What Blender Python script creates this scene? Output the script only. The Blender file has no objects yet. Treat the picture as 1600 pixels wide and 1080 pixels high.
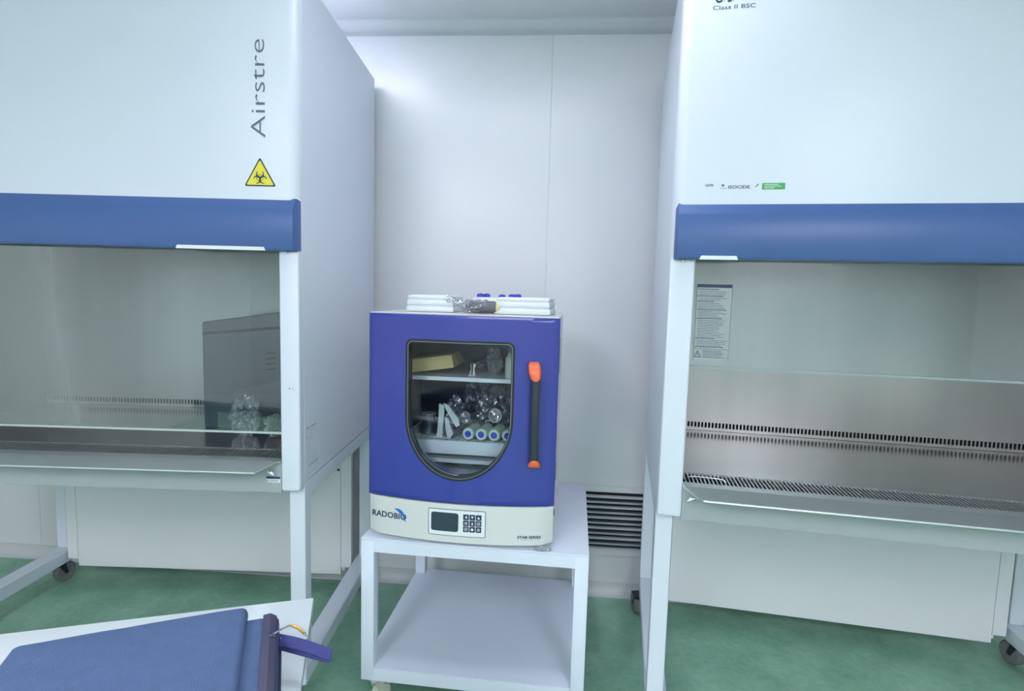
import bpy, bmesh, math, random
from mathutils import Vector, Matrix, noise
random.seed(7)
PI = math.pi
SC = bpy.context.scene
COL = SC.collection

# ------------------------------------------------------------------ camera
cam_d = bpy.data.cameras.new('camera')
cam = bpy.data.objects.new('camera', cam_d)
COL.objects.link(cam)
cam_d.sensor_width = 36.0
cam_d.lens = 858.0 / 1600.0 * 36.0
cam_d.shift_x = -1.0 / 1600.0
cam_d.clip_start = 0.02
_r = Vector((0.99672933, 0.07607084, 0.02727396))
_u = Vector((-0.03408086, 0.08966921, 0.99538833))
_w = Vector((-0.07327439, 0.99306226, -0.09196849))
M = Matrix.Identity(4)
for i in range(3):
    M[i][0] = _r[i]; M[i][1] = _u[i]; M[i][2] = -_w[i]
M[0][3], M[1][3], M[2][3] = 0.0, -2.28794596, 1.27102079
cam.matrix_world = M
SC.camera = cam

# ------------------------------------------------------------------ world, exposure
world = bpy.data.worlds.new('world')
SC.world = world
world.use_nodes = True
world.node_tree.nodes['Background'].inputs[0].default_value = (0.75, 0.86, 1.0, 1)
world.node_tree.nodes['Background'].inputs[1].default_value = 0.4
SC.view_settings.view_transform = 'Standard'
SC.view_settings.look = 'None'
SC.view_settings.exposure = 0.62
SC.view_settings.gamma = 1.0
SC.view_settings.use_curve_mapping = False

ROOM_X, ROOM_Y, H = 3.0, -6.0, 2.346
LIGHTS = [  # x, y, width, length, emission strength
    (-0.05, -1.08, 0.8, 0.25, 7.0),  # unseen aisle panel, added to brighten the left cabinet's side
    (-1.1, -3.5, 0.6, 1.2, 15.0),
    (1.1, -3.5, 0.6, 1.2, 10.5),
    (-1.1, -5.0, 0.6, 1.2, 15.0),
    (1.1, -5.0, 0.6, 1.2, 15.0),
    (-1.05, -0.62, 0.7, 0.30, 8.0),
    (1.35, -0.42, 0.9, 0.28, 3.0),
]
LIGHT_COL = (0.915, 0.91, 1.0, 1)


# ------------------------------------------------------------------ materials
def srgb(r, g, b):
    def f(c):
        c /= 255.0
        return c / 12.92 if c <= 0.04045 else ((c + 0.055) / 1.055) ** 2.4
    return (f(r), f(g), f(b), 1.0)


def mat(name, col, rough=0.5, metal=0.0, spec=0.5, noise_amt=0.0, noise_scale=5.0, bump=0.0,
        bump_scale=40.0, coat=0.0, alpha=1.0, trans=0.0, ior=1.45, emis=None, stretch=None):
    m = bpy.data.materials.new(name)
    m.use_nodes = True
    nt = m.node_tree
    b = nt.nodes['Principled BSDF']
    b.inputs['Base Color'].default_value = col
    b.inputs['Roughness'].default_value = rough
    b.inputs['Metallic'].default_value = metal
    b.inputs['Specular IOR Level'].default_value = spec
    b.inputs['Coat Weight'].default_value = coat
    b.inputs['IOR'].default_value = ior
    b.inputs['Alpha'].default_value = alpha
    b.inputs['Transmission Weight'].default_value = trans
    if emis:
        b.inputs['Emission Color'].default_value = emis[0]
        b.inputs['Emission Strength'].default_value = emis[1]
    tc = nt.nodes.new('ShaderNodeTexCoord')
    mp = nt.nodes.new('ShaderNodeMapping')
    nt.links.new(tc.outputs['Object'], mp.inputs[0])
    if stretch:
        mp.inputs['Scale'].default_value = stretch
    n = nt.nodes.new('ShaderNodeTexNoise')
    n.inputs['Scale'].default_value = noise_scale
    n.inputs['Detail'].default_value = 4
    nt.links.new(mp.outputs[0], n.inputs['Vector'])
    if noise_amt > 0:
        rp = nt.nodes.new('ShaderNodeValToRGB')
        rp.color_ramp.elements[0].position = 0.3
        rp.color_ramp.elements[1].position = 0.7
        k = 1 - noise_amt
        rp.color_ramp.elements[0].color = (col[0] * k, col[1] * k, col[2] * k, 1)
        k = 1 + noise_amt * 0.6
        rp.color_ramp.elements[1].color = (min(1, col[0] * k), min(1, col[1] * k), min(1, col[2] * k), 1)
        nt.links.new(n.outputs['Fac'], rp.inputs[0])
        nt.links.new(rp.outputs[0], b.inputs['Base Color'])
    if bump > 0:
        n2 = nt.nodes.new('ShaderNodeTexNoise')
        n2.inputs['Scale'].default_value = bump_scale
        nt.links.new(mp.outputs[0], n2.inputs['Vector'])
        bp = nt.nodes.new('ShaderNodeBump')
        bp.inputs['Strength'].default_value = bump
        bp.inputs['Distance'].default_value = 0.01
        nt.links.new(n2.outputs['Fac'], bp.inputs['Height'])
        nt.links.new(bp.outputs[0], b.inputs['Normal'])
    return m


def thin_clear(name, tint, gloss=0.12, rough=0.03, opaque=0.0, body=(0.8, 0.85, 0.9, 1), bump=0.0, bscale=60, fres=0.6):
    """thin clear sheet: transparent, with a Fresnel gloss and a bit of milky diffuse"""
    m = bpy.data.materials.new(name)
    m.use_nodes = True
    nt = m.node_tree
    nt.nodes.remove(nt.nodes['Principled BSDF'])
    out = nt.nodes['Material Output']
    tr = nt.nodes.new('ShaderNodeBsdfTransparent'); tr.inputs[0].default_value = tint
    gl = nt.nodes.new('ShaderNodeBsdfGlossy'); gl.inputs['Roughness'].default_value = rough
    df = nt.nodes.new('ShaderNodeBsdfDiffuse'); df.inputs[0].default_value = body
    m1 = nt.nodes.new('ShaderNodeMixShader'); m1.inputs[0].default_value = opaque
    nt.links.new(tr.outputs[0], m1.inputs[1]); nt.links.new(df.outputs[0], m1.inputs[2])
    lw = nt.nodes.new('ShaderNodeLayerWeight'); lw.inputs[0].default_value = 0.35
    ml = nt.nodes.new('ShaderNodeMath'); ml.operation = 'MULTIPLY_ADD'
    ml.inputs[1].default_value = fres; ml.inputs[2].default_value = gloss
    nt.links.new(lw.outputs['Fresnel'], ml.inputs[0])
    m2 = nt.nodes.new('ShaderNodeMixShader')
    nt.links.new(ml.outputs[0], m2.inputs[0])
    nt.links.new(m1.outputs[0], m2.inputs[1]); nt.links.new(gl.outputs[0], m2.inputs[2])
    nt.links.new(m2.outputs[0], out.inputs[0])
    if bump:
        n2 = nt.nodes.new('ShaderNodeTexNoise'); n2.inputs['Scale'].default_value = bscale
        tc = nt.nodes.new('ShaderNodeTexCoord'); nt.links.new(tc.outputs['Object'], n2.inputs['Vector'])
        bp = nt.nodes.new('ShaderNodeBump'); bp.inputs['Strength'].default_value = bump; bp.inputs['Distance'].default_value = 0.01
        nt.links.new(n2.outputs['Fac'], bp.inputs['Height'])
        nt.links.new(bp.outputs[0], gl.inputs['Normal']); nt.links.new(bp.outputs[0], lw.inputs['Normal'])
    return m


MT = dict(
    wall=mat('wall_panel_paint', srgb(222, 225, 230), 0.28, noise_amt=0.02, noise_scale=1.5),
    roomwall=mat('far_wall_paint', srgb(228, 224, 222), 0.5, noise_amt=0.02),
    ceiling=mat('ceiling_panel_paint', srgb(222, 224, 226), 0.5, noise_amt=0.02),
    cove=mat('aluminium_cove', srgb(204, 208, 212), 0.4, noise_amt=0.02),
    white=mat('white_powder_coat', srgb(214, 221, 234), 0.32, noise_amt=0.012, noise_scale=3, bump=0.03, bump_scale=300),
    cream=mat('incubator_casing_paint', srgb(212, 214, 214), 0.35, noise_amt=0.012, noise_scale=4),
    cart=mat('cart_white_coat', srgb(220, 227, 243), 0.35, noise_amt=0.012, noise_scale=3),
    lblue=mat('slate_blue_plastic', srgb(72, 100, 156), 0.35, noise_amt=0.03, noise_scale=3),
    door=mat('royal_blue_coat', srgb(52, 62, 152), 0.3, noise_amt=0.03, noise_scale=2.5, coat=0.25),
    steel=mat('brushed_steel', srgb(180, 180, 180), 0.3, metal=0.7, noise_amt=0.07, noise_scale=2.5, stretch=(4, 1, 0.15)),
    tray=mat('polished_tray', srgb(168, 166, 164), 0.16, metal=0.8, noise_amt=0.05, noise_scale=2.5, stretch=(1, 6, 1)),
    fascia=mat('grey_fascia_paint', srgb(160, 168, 172), 0.4, noise_amt=0.02),
    rail=mat('sash_rail_grey', srgb(150, 162, 164), 0.4, noise_amt=0.02),
    steel2=mat('satin_steel', srgb(205, 214, 216), 0.35, metal=0.7, noise_amt=0.04, noise_scale=8),
    chrome=mat('chrome', srgb(220, 225, 228), 0.12, metal=1.0),
    dark=mat('dark_cavity', srgb(26, 30, 36), 0.7, noise_amt=0.05),  # near-black for seams, and for shade painted behind slots
    black=mat('black_plastic', srgb(45, 52, 60), 0.4, noise_amt=0.05),
    trimgrey=mat('window_trim_grey', srgb(120, 132, 134), 0.4, metal=0.4, noise_amt=0.03),
    gasket=mat('rubber_gasket', srgb(30, 38, 46), 0.55, noise_amt=0.04),
    screen=mat('display_screen', srgb(52, 66, 80), 0.2, noise_amt=0.04),
    ink=mat('navy_ink', srgb(40, 56, 84), 0.5, noise_amt=0.02),
    grey_ink=mat('grey_ink', srgb(96, 110, 128), 0.5, noise_amt=0.02),
    pale_ink=mat('pale_ink', srgb(150, 160, 172), 0.5, noise_amt=0.02),
    bird=mat('bright_blue_ink', srgb(40, 110, 200), 0.5, noise_amt=0.02),
    orange=mat('orange_plastic', srgb(240, 112, 72), 0.35, noise_amt=0.03),
    yellow=mat('warning_yellow', srgb(228, 216, 70), 0.5, noise_amt=0.02),
    green=mat('green_sticker', srgb(70, 170, 100), 0.5, noise_amt=0.03),
    paper=mat('white_label', srgb(226, 232, 236), 0.5, noise_amt=0.01),
    card=mat('cardboard', srgb(196, 178, 120), 0.8, noise_amt=0.05, noise_scale=20),
    foam=mat('white_foam', srgb(236, 242, 246), 0.7, noise_amt=0.01, noise_scale=20),
    tube=mat('milky_tube', srgb(206, 222, 205), 0.3, noise_amt=0.06, noise_scale=30, coat=0.3),
    bluecap=mat('blue_cap', srgb(60, 62, 190), 0.4, noise_amt=0.05),
    navy=mat('navy_fabric', srgb(88, 110, 152), 0.75, noise_amt=0.08, noise_scale=60, bump=0.4, bump_scale=700),
    navy2=mat('navy_webbing', srgb(62, 66, 130), 0.7, noise_amt=0.08, noise_scale=80, bump=0.4, bump_scale=500),
    piping=mat('brown_grey_edging', srgb(80, 78, 102), 0.6, noise_amt=0.08, noise_scale=50),
    brass=mat('brass', srgb(200, 160, 90), 0.3, metal=0.9),
    desk=mat('white_laminate', srgb(236, 243, 248), 0.12, noise_amt=0.005, coat=0.3),
    desk_edge=mat('grey_desk_edge', srgb(170, 180, 190), 0.45, noise_amt=0.02),
    wheel=mat('grey_rubber_wheel', srgb(128, 130, 134), 0.6, noise_amt=0.05),
    cream_nylon=mat('cream_nylon', srgb(206, 210, 196), 0.5, noise_amt=0.05),
    instr=mat('dark_grey_housing', srgb(74, 84, 94), 0.45, noise_amt=0.05),
    darkbottle=mat('dark_grey_bottle', srgb(98, 98, 112), 0.35, noise_amt=0.08, noise_scale=30),
    lamp=mat('lamp_diffuser', (0.9, 0.95, 1, 1), 0.5),
    lampframe=mat('lamp_frame', srgb(220, 225, 228), 0.4, noise_amt=0.01),
    lip=mat('bright_platform_steel', srgb(222, 228, 232), 0.35, metal=0.25, noise_amt=0.03),
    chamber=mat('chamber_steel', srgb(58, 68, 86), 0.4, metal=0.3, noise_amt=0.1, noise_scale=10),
    glass=thin_clear('window_glass', (0.92, 0.95, 0.98, 1), gloss=0.0, fres=0.45),
    sash=thin_clear('sash_glass', (0.90, 0.95, 0.96, 1), gloss=0.04),
    clearbag=thin_clear('clear_plastic_film', (0.86, 0.88, 0.92, 1), gloss=0.13, rough=0.10, opaque=0.10, bump=0.8, bscale=45),
    milky=thin_clear('milky_plastic', (0.9, 0.95, 0.95, 1), gloss=0.1, rough=0.2, opaque=0.72, body=(0.75, 0.83, 0.82, 1)),
    frost=thin_clear('translucent_foam', (0.95, 0.97, 1, 1), gloss=0.05, rough=0.3, opaque=0.8, body=(0.85, 0.92, 0.97, 1)),
)


def floor_mat():
    m = bpy.data.materials.new('green_epoxy_floor')
    m.use_nodes = True
    nt = m.node_tree
    b = nt.nodes['Principled BSDF']
    b.inputs['Roughness'].default_value = 0.42
    tc = nt.nodes.new('ShaderNodeTexCoord')
    n = nt.nodes.new('ShaderNodeTexNoise'); n.inputs['Scale'].default_value = 6; n.inputs['Detail'].default_value = 8
    n.inputs['Roughness'].default_value = 0.65
    n2 = nt.nodes.new('ShaderNodeTexNoise'); n2.inputs['Scale'].default_value = 45; n2.inputs['Detail'].default_value = 3
    mx = nt.nodes.new('ShaderNodeMath'); mx.operation = 'MULTIPLY_ADD'; mx.inputs[1].default_value = 0.35
    nt.links.new(tc.outputs['Object'], n.inputs['Vector']); nt.links.new(tc.outputs['Object'], n2.inputs['Vector'])
    nt.links.new(n2.outputs['Fac'], mx.inputs[0]); nt.links.new(n.outputs['Fac'], mx.inputs[2])
    rp = nt.nodes.new('ShaderNodeValToRGB')
    rp.color_ramp.elements[0].position = 0.45; rp.color_ramp.elements[0].color = srgb(112, 160, 136)
    rp.color_ramp.elements[1].position = 0.95; rp.color_ramp.elements[1].color = srgb(158, 200, 178)
    nt.links.new(mx.outputs[0], rp.inputs[0]); nt.links.new(rp.outputs[0], b.inputs['Base Color'])
    return m


MT['floor'] = floor_mat()


# ------------------------------------------------------------------ mesh helpers
def obj(name, bm, m, parent=None, smooth=False, loc=None, rot=None):
    bmesh.ops.recalc_face_normals(bm, faces=bm.faces)
    me = bpy.data.meshes.new(name)
    bm.to_mesh(me); bm.free()
    mats = m if isinstance(m, (list, tuple)) else [m]
    for q in mats:
        me.materials.append(MT[q] if isinstance(q, str) else q)
    if smooth:
        for p in me.polygons:
            p.use_smooth = True
        try:
            me.set_sharp_from_angle(angle=math.radians(35))
        except Exception:
            pass
    o = bpy.data.objects.new(name, me)
    COL.objects.link(o)
    if parent: o.parent = parent
    if loc: o.location = loc
    if rot: o.rotation_euler = rot
    return o


def tag(o, label=None, cat=None, group=None, kind=None):
    if label: o['label'] = label
    if cat: o['category'] = cat
    if group: o['group'] = group
    if kind: o['kind'] = kind
    return o


def thing(name, label, cat, loc=(0, 0, 0), rz=0.0, group=None):
    o = bpy.data.objects.new(name, None)
    o.empty_display_size = 0.05
    COL.objects.link(o)
    o.location = loc; o.rotation_euler = (0, 0, rz)
    return tag(o, label, cat, group)


def box(bm, x0, x1, y0, y1, z0, z1, bev=0.0, seg=2, mi=0, mtx=None):
    if x0 > x1: x0, x1 = x1, x0
    vs = [bm.verts.new((x, y, z)) for x in (x0, x1) for y in (y0, y1) for z in (z0, z1)]
    idx = [(0, 1, 3, 2), (4, 6, 7, 5), (0, 4, 5, 1), (2, 3, 7, 6), (0, 2, 6, 4), (1, 5, 7, 3)]
    fs = [bm.faces.new([vs[i] for i in f]) for f in idx]
    for f in fs: f.material_index = mi
    allv = vs
    if bev > 0:
        es = list({e for f in fs for e in f.edges})
        r = bmesh.ops.bevel(bm, geom=es, offset=bev, segments=seg, profile=0.5, affect='EDGES')
        allv = list({v for f in r['faces'] for v in f.verts} | {v for v in vs if v.is_valid})
    if mtx is not None:
        bmesh.ops.transform(bm, matrix=mtx, verts=allv)
    return allv


def B(*args, **kw):
    bm = bmesh.new()
    for a in args:
        box(bm, *a, **kw)
    return bm


def prism(bm, pts, axis, lo, hi, mi=0):
    """extrude closed 2D outline pts along axis; pts are the two other coordinates in order"""
    def P(p, t):
        if axis == 0: return (t, p[0], p[1])
        if axis == 1: return (p[0], t, p[1])
        return (p[0], p[1], t)
    a = [bm.verts.new(P(p, lo)) for p in pts]
    b = [bm.verts.new(P(p, hi)) for p in pts]
    n = len(pts)
    fs = [bm.faces.new(a), bm.faces.new(list(reversed(b)))]
    for i in range(n):
        fs.append(bm.faces.new([a[i], b[i], b[(i + 1) % n], a[(i + 1) % n]]))
    for f in fs: f.material_index = mi
    return a + b


def tube(bm, pts, r, n=10, mi=0, closed=False, caps=True):
    pts = [Vector(p) for p in pts]
    rings = []
    N = len(pts)
    prev = None
    for i, p in enumerate(pts):
        if closed:
            t = pts[(i + 1) % N] - pts[i - 1]
        else:
            t = pts[min(i + 1, N - 1)] - pts[max(i - 1, 0)]
        t.normalize()
        if prev is None:
            up = Vector((0, 0, 1)) if abs(t.z) < 0.9 else Vector((1, 0, 0))
            a = t.cross(up).normalized()
        else:
            a = (prev - t * prev.dot(t)).normalized()
        prev = a
        b = t.cross(a)
        rr = r[i] if isinstance(r, (list, tuple)) else r
        rings.append([bm.verts.new(p + (a * math.cos(2 * PI * k / n) + b * math.sin(2 * PI * k / n)) * rr) for k in range(n)])
    M_ = N if closed else N - 1
    for i in range(M_):
        A, C_ = rings[i], rings[(i + 1) % N]
        for k in range(n):
            f = bm.faces.new([A[k], A[(k + 1) % n], C_[(k + 1) % n], C_[k]]); f.material_index = mi
    if caps and not closed:
        f = bm.faces.new(rings[0]); f.material_index = mi
        f = bm.faces.new(list(reversed(rings[-1]))); f.material_index = mi


def lathe(bm, prof, n=24, mi=0, mtx=None):
    """prof: list of (radius, height) about z"""
    rings = []
    vs = []
    for r, z in prof:
        ring = [bm.verts.new((max(r, 1e-5) * math.cos(2 * PI * k / n), max(r, 1e-5) * math.sin(2 * PI * k / n), z)) for k in range(n)]
        rings.append(ring); vs += ring
    for i in range(len(prof) - 1):
        for k in range(n):
            f = bm.faces.new([rings[i][k], rings[i][(k + 1) % n], rings[i + 1][(k + 1) % n], rings[i + 1][k]]); f.material_index = mi
    bm.faces.new(rings[0]).material_index = mi
    bm.faces.new(list(reversed(rings[-1]))).material_index = mi
    if mtx is not None:
        bmesh.ops.transform(bm, matrix=mtx, verts=vs)
    return vs


def rrect(x0, x1, z0, z1, r, n=5):
    pts = []
    for cx, cz, a0 in ((x1 - r, z1 - r, 0), (x0 + r, z1 - r, PI / 2), (x0 + r, z0 + r, PI), (x1 - r, z0 + r, 1.5 * PI)):
        for k in range(n + 1):
            a = a0 + k * PI / 2 / n
            pts.append((cx + r * math.cos(a), cz + r * math.sin(a)))
    return pts


def text_bm(s, h, width=None, depth=0.0006, shear=0.0, bold=0.0):
    """text mesh in the x-z plane, lower-left corner at the origin, cap height h, facing -y"""
    cu = bpy.data.curves.new('lettering', 'FONT')
    cu.body = s; cu.size = 1.0; cu.extrude = 0.0; cu.shear = shear; cu.offset = bold
    cu.resolution_u = 3
    o = bpy.data.objects.new('lettering', cu)
    COL.objects.link(o)
    dg = bpy.context.evaluated_depsgraph_get()
    me = bpy.data.meshes.new_from_object(o.evaluated_get(dg))
    bpy.data.objects.remove(o); bpy.data.curves.remove(cu)
    bm = bmesh.new(); bm.from_mesh(me); bpy.data.meshes.remove(me)
    xs = [v.co.x for v in bm.verts]; ys = [v.co.y for v in bm.verts]
    x0, x1, y0, y1 = min(xs), max(xs), min(ys), max(ys)
    sy = h / (y1 - y0); sx = sy if width is None else width / (x1 - x0)
    for v in bm.verts:
        v.co = Vector(((v.co.x - x0) * sx, -depth, (v.co.y - y0) * sy))
    return bm


def shift(bm, dx=0, dy=0, dz=0):
    for v in bm.verts: v.co += Vector((dx, dy, dz))
    return bm


# ------------------------------------------------------------------ room
W = ROOM_X
tag(obj('floor', B((-W, W, ROOM_Y, 0.1, -0.08, 0.0)), 'floor'), kind='structure')
tag(obj('ceiling', B((-W, W, ROOM_Y, 0.1, H, H + 0.08)), 'ceiling'), kind='structure')
bm = bmesh.new()          # sandwich panels with a fine joint between them
xs = [-W, -2.34, -1.19, -0.04, 1.11, 2.26, W]
for a, b in zip(xs[:-1], xs[1:]):
    box(bm, a + 0.0012, b - 0.0012, 0.0, 0.06, 0.0, H, 0.0015, 1)
box(bm, -W, W, 0.0025, 0.07, 0.0, H)
tag(obj('wall_back', bm, 'wall'), kind='structure')
tag(obj('wall_left', B((-W - 0.08, -W, ROOM_Y, 0.1, 0, H)), 'roomwall'), kind='structure')
tag(obj('wall_right', B((W, W + 0.08, ROOM_Y, 0.1, 0, H)), 'roomwall'), kind='structure')
tag(obj('wall_front', B((-W, W, ROOM_Y - 0.08, ROOM_Y, 0, H)), 'roomwall'), kind='structure')
# aluminium corner coves
bm = bmesh.new()
pts = [(0.0, H), (0.0, 2.303), (-0.005, 2.303)] + [(-0.005 - 0.038 * math.sin(a), H - 0.004 - 0.036 * math.cos(a)) for a in [k * PI / 16 for k in range(1, 8)]] + [(-0.048, H - 0.005), (-0.048, H)]
prism(bm, pts, 0, -W, W)
tag(obj('trim_1', bm, 'cove', smooth=True), kind='structure')
bm = bmesh.new()
pts = [(0.0, 0.0), (0.0, 0.052), (-0.004, 0.052)] + [(-0.004 - 0.03 * (1 - math.cos(a)), 0.046 - 0.042 * math.sin(a)) for a in [k * PI / 16 for k in range(1, 8)]] + [(-0.036, 0.003), (-0.036, 0.0)]
prism(bm, pts, 0, -W, W)
tag(obj('baseboard_back', bm, 'cove', smooth=True), kind='structure')

# return air grille low on the back wall
g = thing('air_grille', 'white louvred air return grille low on the back wall, right of the cart', 'air grille', (0.14, 0.0, 0.178))
x0, x1 = -0.30, 0.275
bm = bmesh.new()
box(bm, x0 - 0.025, x1 + 0.025, -0.008, -0.0005, 0.272, 0.298, 0.002)
box(bm, x0 - 0.025, x1 + 0.025, -0.008, -0.0005, -0.004, 0.020, 0.002)
box(bm, x0 - 0.025, x0, -0.008, -0.0005, 0.02, 0.272, 0.002)
box(bm, x1, x1 + 0.025, -0.008, -0.0005, 0.02, 0.272, 0.002)
obj('frame', bm, 'wall', g)
obj('backing', B((x0, x1, -0.0022, -0.0004, 0.02, 0.272)), 'dark', g)  # dark sheet paints the shade behind the louvres
for k in range(11):
    z = 0.024 + k * 0.0226
    bm = bmesh.new()
    prism(bm, [(-0.003, z + 0.006), (-0.017, z), (-0.018, z + 0.0075), (-0.003, z + 0.0085)], 0, x0, x1)
    obj('louvre', bm, 'steel2' if k % 2 else 'cove', g)

# ceiling lamps (they light the room); the aisle panel is an added fill
for i, (x, y, w, l, s) in enumerate(LIGHTS):
    t = thing('ceiling_light', ['narrow ceiling light panel over the aisle in front of the trolley',
                                'ceiling light panel behind the camera on the left', 'ceiling light panel behind the camera on the right',
                                'ceiling light panel at the far end of the room, left', 'ceiling light panel at the far end of the room, right',
                                'narrow flush ceiling light above the left cabinet', 'narrow flush ceiling light above the right cabinet'][i], 'ceiling light', (x, y, H))
    bm = bmesh.new()
    for a in ((-w / 2 - .02, w / 2 + .02, -l / 2 - .02, -l / 2, -0.014, -0.0005), (-w / 2 - .02, w / 2 + .02, l / 2, l / 2 + .02, -0.014, -0.0005),
              (-w / 2 - .02, -w / 2, -l / 2, l / 2, -0.014, -0.0005), (w / 2, w / 2 + .02, -l / 2, l / 2, -0.014, -0.0005)):
        box(bm, *a)
    obj('frame', bm, 'lampframe', t)
    ml = mat('lamp_glow', (0.9, 0.95, 1, 1), 0.5, emis=(LIGHT_COL, s))
    obj('diffuser', B((-w / 2, w / 2, -l / 2, l / 2, -0.008, -0.001)), ml, t)


# ------------------------------------------------------------------ castor
def castor(parent, x, y, top, wr=0.033, wm='wheel', fm='steel2', rz=0.3, name='castor', hw=0.012):
    c = obj(name, bmesh_castor(top, wr), fm, parent, True, loc=(x, y, 0), rot=(0, 0, rz))
    bm = bmesh.new()
    lathe(bm, [(0.006, -hw), (wr - 0.006, -hw), (wr, -hw + 0.005), (wr, hw - 0.005), (wr - 0.006, hw), (0.006, hw)], 28,
          mtx=Matrix.Translation((0, 0.018, wr)) @ Matrix.Rotation(PI / 2, 4, 'Y'))
    obj('wheel', bm, wm, c, True)
    return c


def bmesh_castor(top, wr):
    bm = bmesh.new()
    box(bm, -0.022, 0.022, -0.022, 0.022, top - 0.006, top - 0.0003, 0.001, 1)
    lathe(bm, [(0.014, top - 0.02), (0.017, top - 0.006)], 16)
    for s in (-1, 1):
        prism(bm, [(-0.012, top - 0.012), (0.014, top - 0.012), (0.026, wr - 0.008), (0.012, wr - 0.01)], 0, s * 0.0145, s * 0.0165)
    box(bm, -0.0165, 0.0165, -0.014, 0.016, top - 0.018, top - 0.012)
    tube(bm, [(-0.019, 0.018, wr), (0.019, 0.018, wr)], 0.005, 10)
    return bm


# ------------------------------------------------------------------ biosafety cabinets
CW, CD, ZT = 1.34, 0.78, 2.12


def cabinet(side, loc, rz, label, arm, glass_lo):
    s = -1 if side == 'L' else 1
    t = thing('biosafety_cabinet', label, 'safety cabinet', loc, rz)

    def X(a): return s * a
    # outer casing: two side walls, back and top
    bm = bmesh.new()
    box(bm, X(0.0), X(0.050), 0.0305, CD, 0.712, ZT, 0.003, 1)
    box(bm, X(CW - 0.050), X(CW), 0.0305, CD, 0.712, ZT, 0.003, 1)
    box(bm, X(0.05), X(CW - 0.05), CD - 0.03, CD, 0.712, ZT)
    box(bm, X(0.05), X(CW - 0.05), 0.0305, CD - 0.03, ZT - 0.03, ZT)
    box(bm, X(0.05), X(CW - 0.05), 0.0305, CD - 0.03, 0.712, 0.73)
    obj('casing', bm, 'white', t, True)
    # upper front panel with rounded vertical corners
    bm = bmesh.new()
    R = 0.027
    pts = [(X(0.0), 0.030)] + [(X(R - R * math.cos(a)), R - R * math.sin(a)) for a in [k * PI / 12 for k in range(7)]] + \
          [(X(CW - R + R * math.sin(a)), R - R * math.cos(a)) for a in [k * PI / 12 for k in range(7)]] + [(X(CW), 0.030)]
    prism(bm, pts, 2, 1.3745, ZT)
    obj('front_panel', bm, 'white', t, True)
    # blue sash housing with a sloped upper lip
    a0, a1 = (0.0 if side == 'L' else 0.008), CW - 0.008
    bm = bmesh.new()
    prof = [(0.020, 1.512), (0.004, 1.514), (-0.018, 1.4865), (-0.022, 1.480), (-0.024, 1.380), (-0.020, 1.3735), (0.020, 1.3735)]
    n = len(prof)
    secs = [(a0, 1.0), (a0 + 0.006, 0.0), (a1 - 0.006, 0.0), (a1, 1.0)]
    rings = []
    for a, k in secs:
        rings.append([bm.verts.new((X(a), y + (0.012 if (k and y < 0.01) else 0), z - (0.004 if (k and z > 1.5) else 0))) for y, z in prof])
    for i in range(3):
        for k in range(n):
            bm.faces.new([rings[i][k], rings[i][(k + 1) % n], rings[i + 1][(k + 1) % n], rings[i + 1][k]])
    bm.faces.new(rings[0]); bm.faces.new(list(reversed(rings[-1])))
    sb = obj('sash_housing', bm, 'lblue', t, True)
    tag(sb, 'slate blue band across the front')
    # pale strip clipped under the band
    bm = bmesh.new()
    c0, c1 = (0.078, 0.32) if side == 'L' else (0.067, 0.158)
    prism(bm, [(X(c0), 1.371), (X(c1), 1.371), (X(c1 - 0.004), 1.3805), (X(c0 + 0.005), 1.3805)], 1, -0.0275, -0.0245)
    tag(obj('sash_grip', bm, 'paper', t), 'pale strip under the blue band')
    # screw under band
    bm = bmesh.new()
    lathe(bm, [(0.004, 0), (0.004, 0.004), (0.002, 0.006)], 12, mtx=Matrix.Translation((X(0.031), -0.004, 1.366)))
    obj('screw', bm, 'steel2', t)
    # front posts either side of the opening
    for b0, b1 in ((0.0, arm), (CW - arm, CW)):
        bm = bmesh.new()
        x0_, x1_ = sorted((X(b0), X(b1)))
        z0_ = 0.697
        rr = 0.008
        outl = [(x1_, 1.374), (x0_, 1.374)] + [(x0_ + rr - rr * math.cos(a), z0_ + rr - rr * math.sin(a)) for a in (0, PI / 6, PI / 3, PI / 2)] + \
               [(x1_ - rr + rr * math.sin(a), z0_ + rr - rr * math.cos(a)) for a in (0, PI / 6, PI / 3, PI / 2)]
        prism(bm, outl, 1, 0.0, 0.030)
        es = [e for e in bm.edges if all(v.co.y < 1e-4 for v in e.verts)]
        bmesh.ops.bevel(bm, geom=es, offset=0.006, segments=3, profile=0.5, affect='EDGES')
        obj('front_post', bm, 'white', t, True)
    # steel liner: rear wall with a slotted strip, side walls
    bw = 0.655
    bm = bmesh.new()
    i0, i1 = 0.052, CW - 0.052
    box(bm, X(i0), X(i1), bw, bw + 0.004, 0.818, 1.50)
    box(bm, X(i0), X(i1), bw, bw + 0.004, 0.786, 0.795)
    p = 0.0123
    k = 0
    a = i0
    while a + p < i1:
        box(bm, X(a), X(a + p - 0.0078), bw, bw + 0.004, 0.795, 0.818)
        for zc, sg in ((0.818, -1), (0.795, 1)):      # rounded slot ends
            prism(bm, [(X(a + p - 0.0078), zc), (X(a + p), zc), (X(a + p), zc + sg * 0.0035), (X(a + p - 0.0018), zc + sg * 0.0012), (X(a + p - 0.006), zc + sg * 0.0012), (X(a + p - 0.0078), zc + sg * 0.0035)], 1, bw, bw + 0.004)
        a += p
    obj('rear_liner', bm, 'steel', t)
    bm = bmesh.new()
    box(bm, X(i0), X(i1), bw + 0.012, bw + 0.016, 0.78, 0.83)
    obj('plenum', bm, 'dark', t)  # dark strip stands in for the shade seen through the slots
    for b0 in (i0 - 0.0015, i1 - 0.0015):
        obj('side_liner', B((X(b0), X(b0 + 0.003), 0.032, bw, 0.786, 1.50)), 'steel', t)
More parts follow.
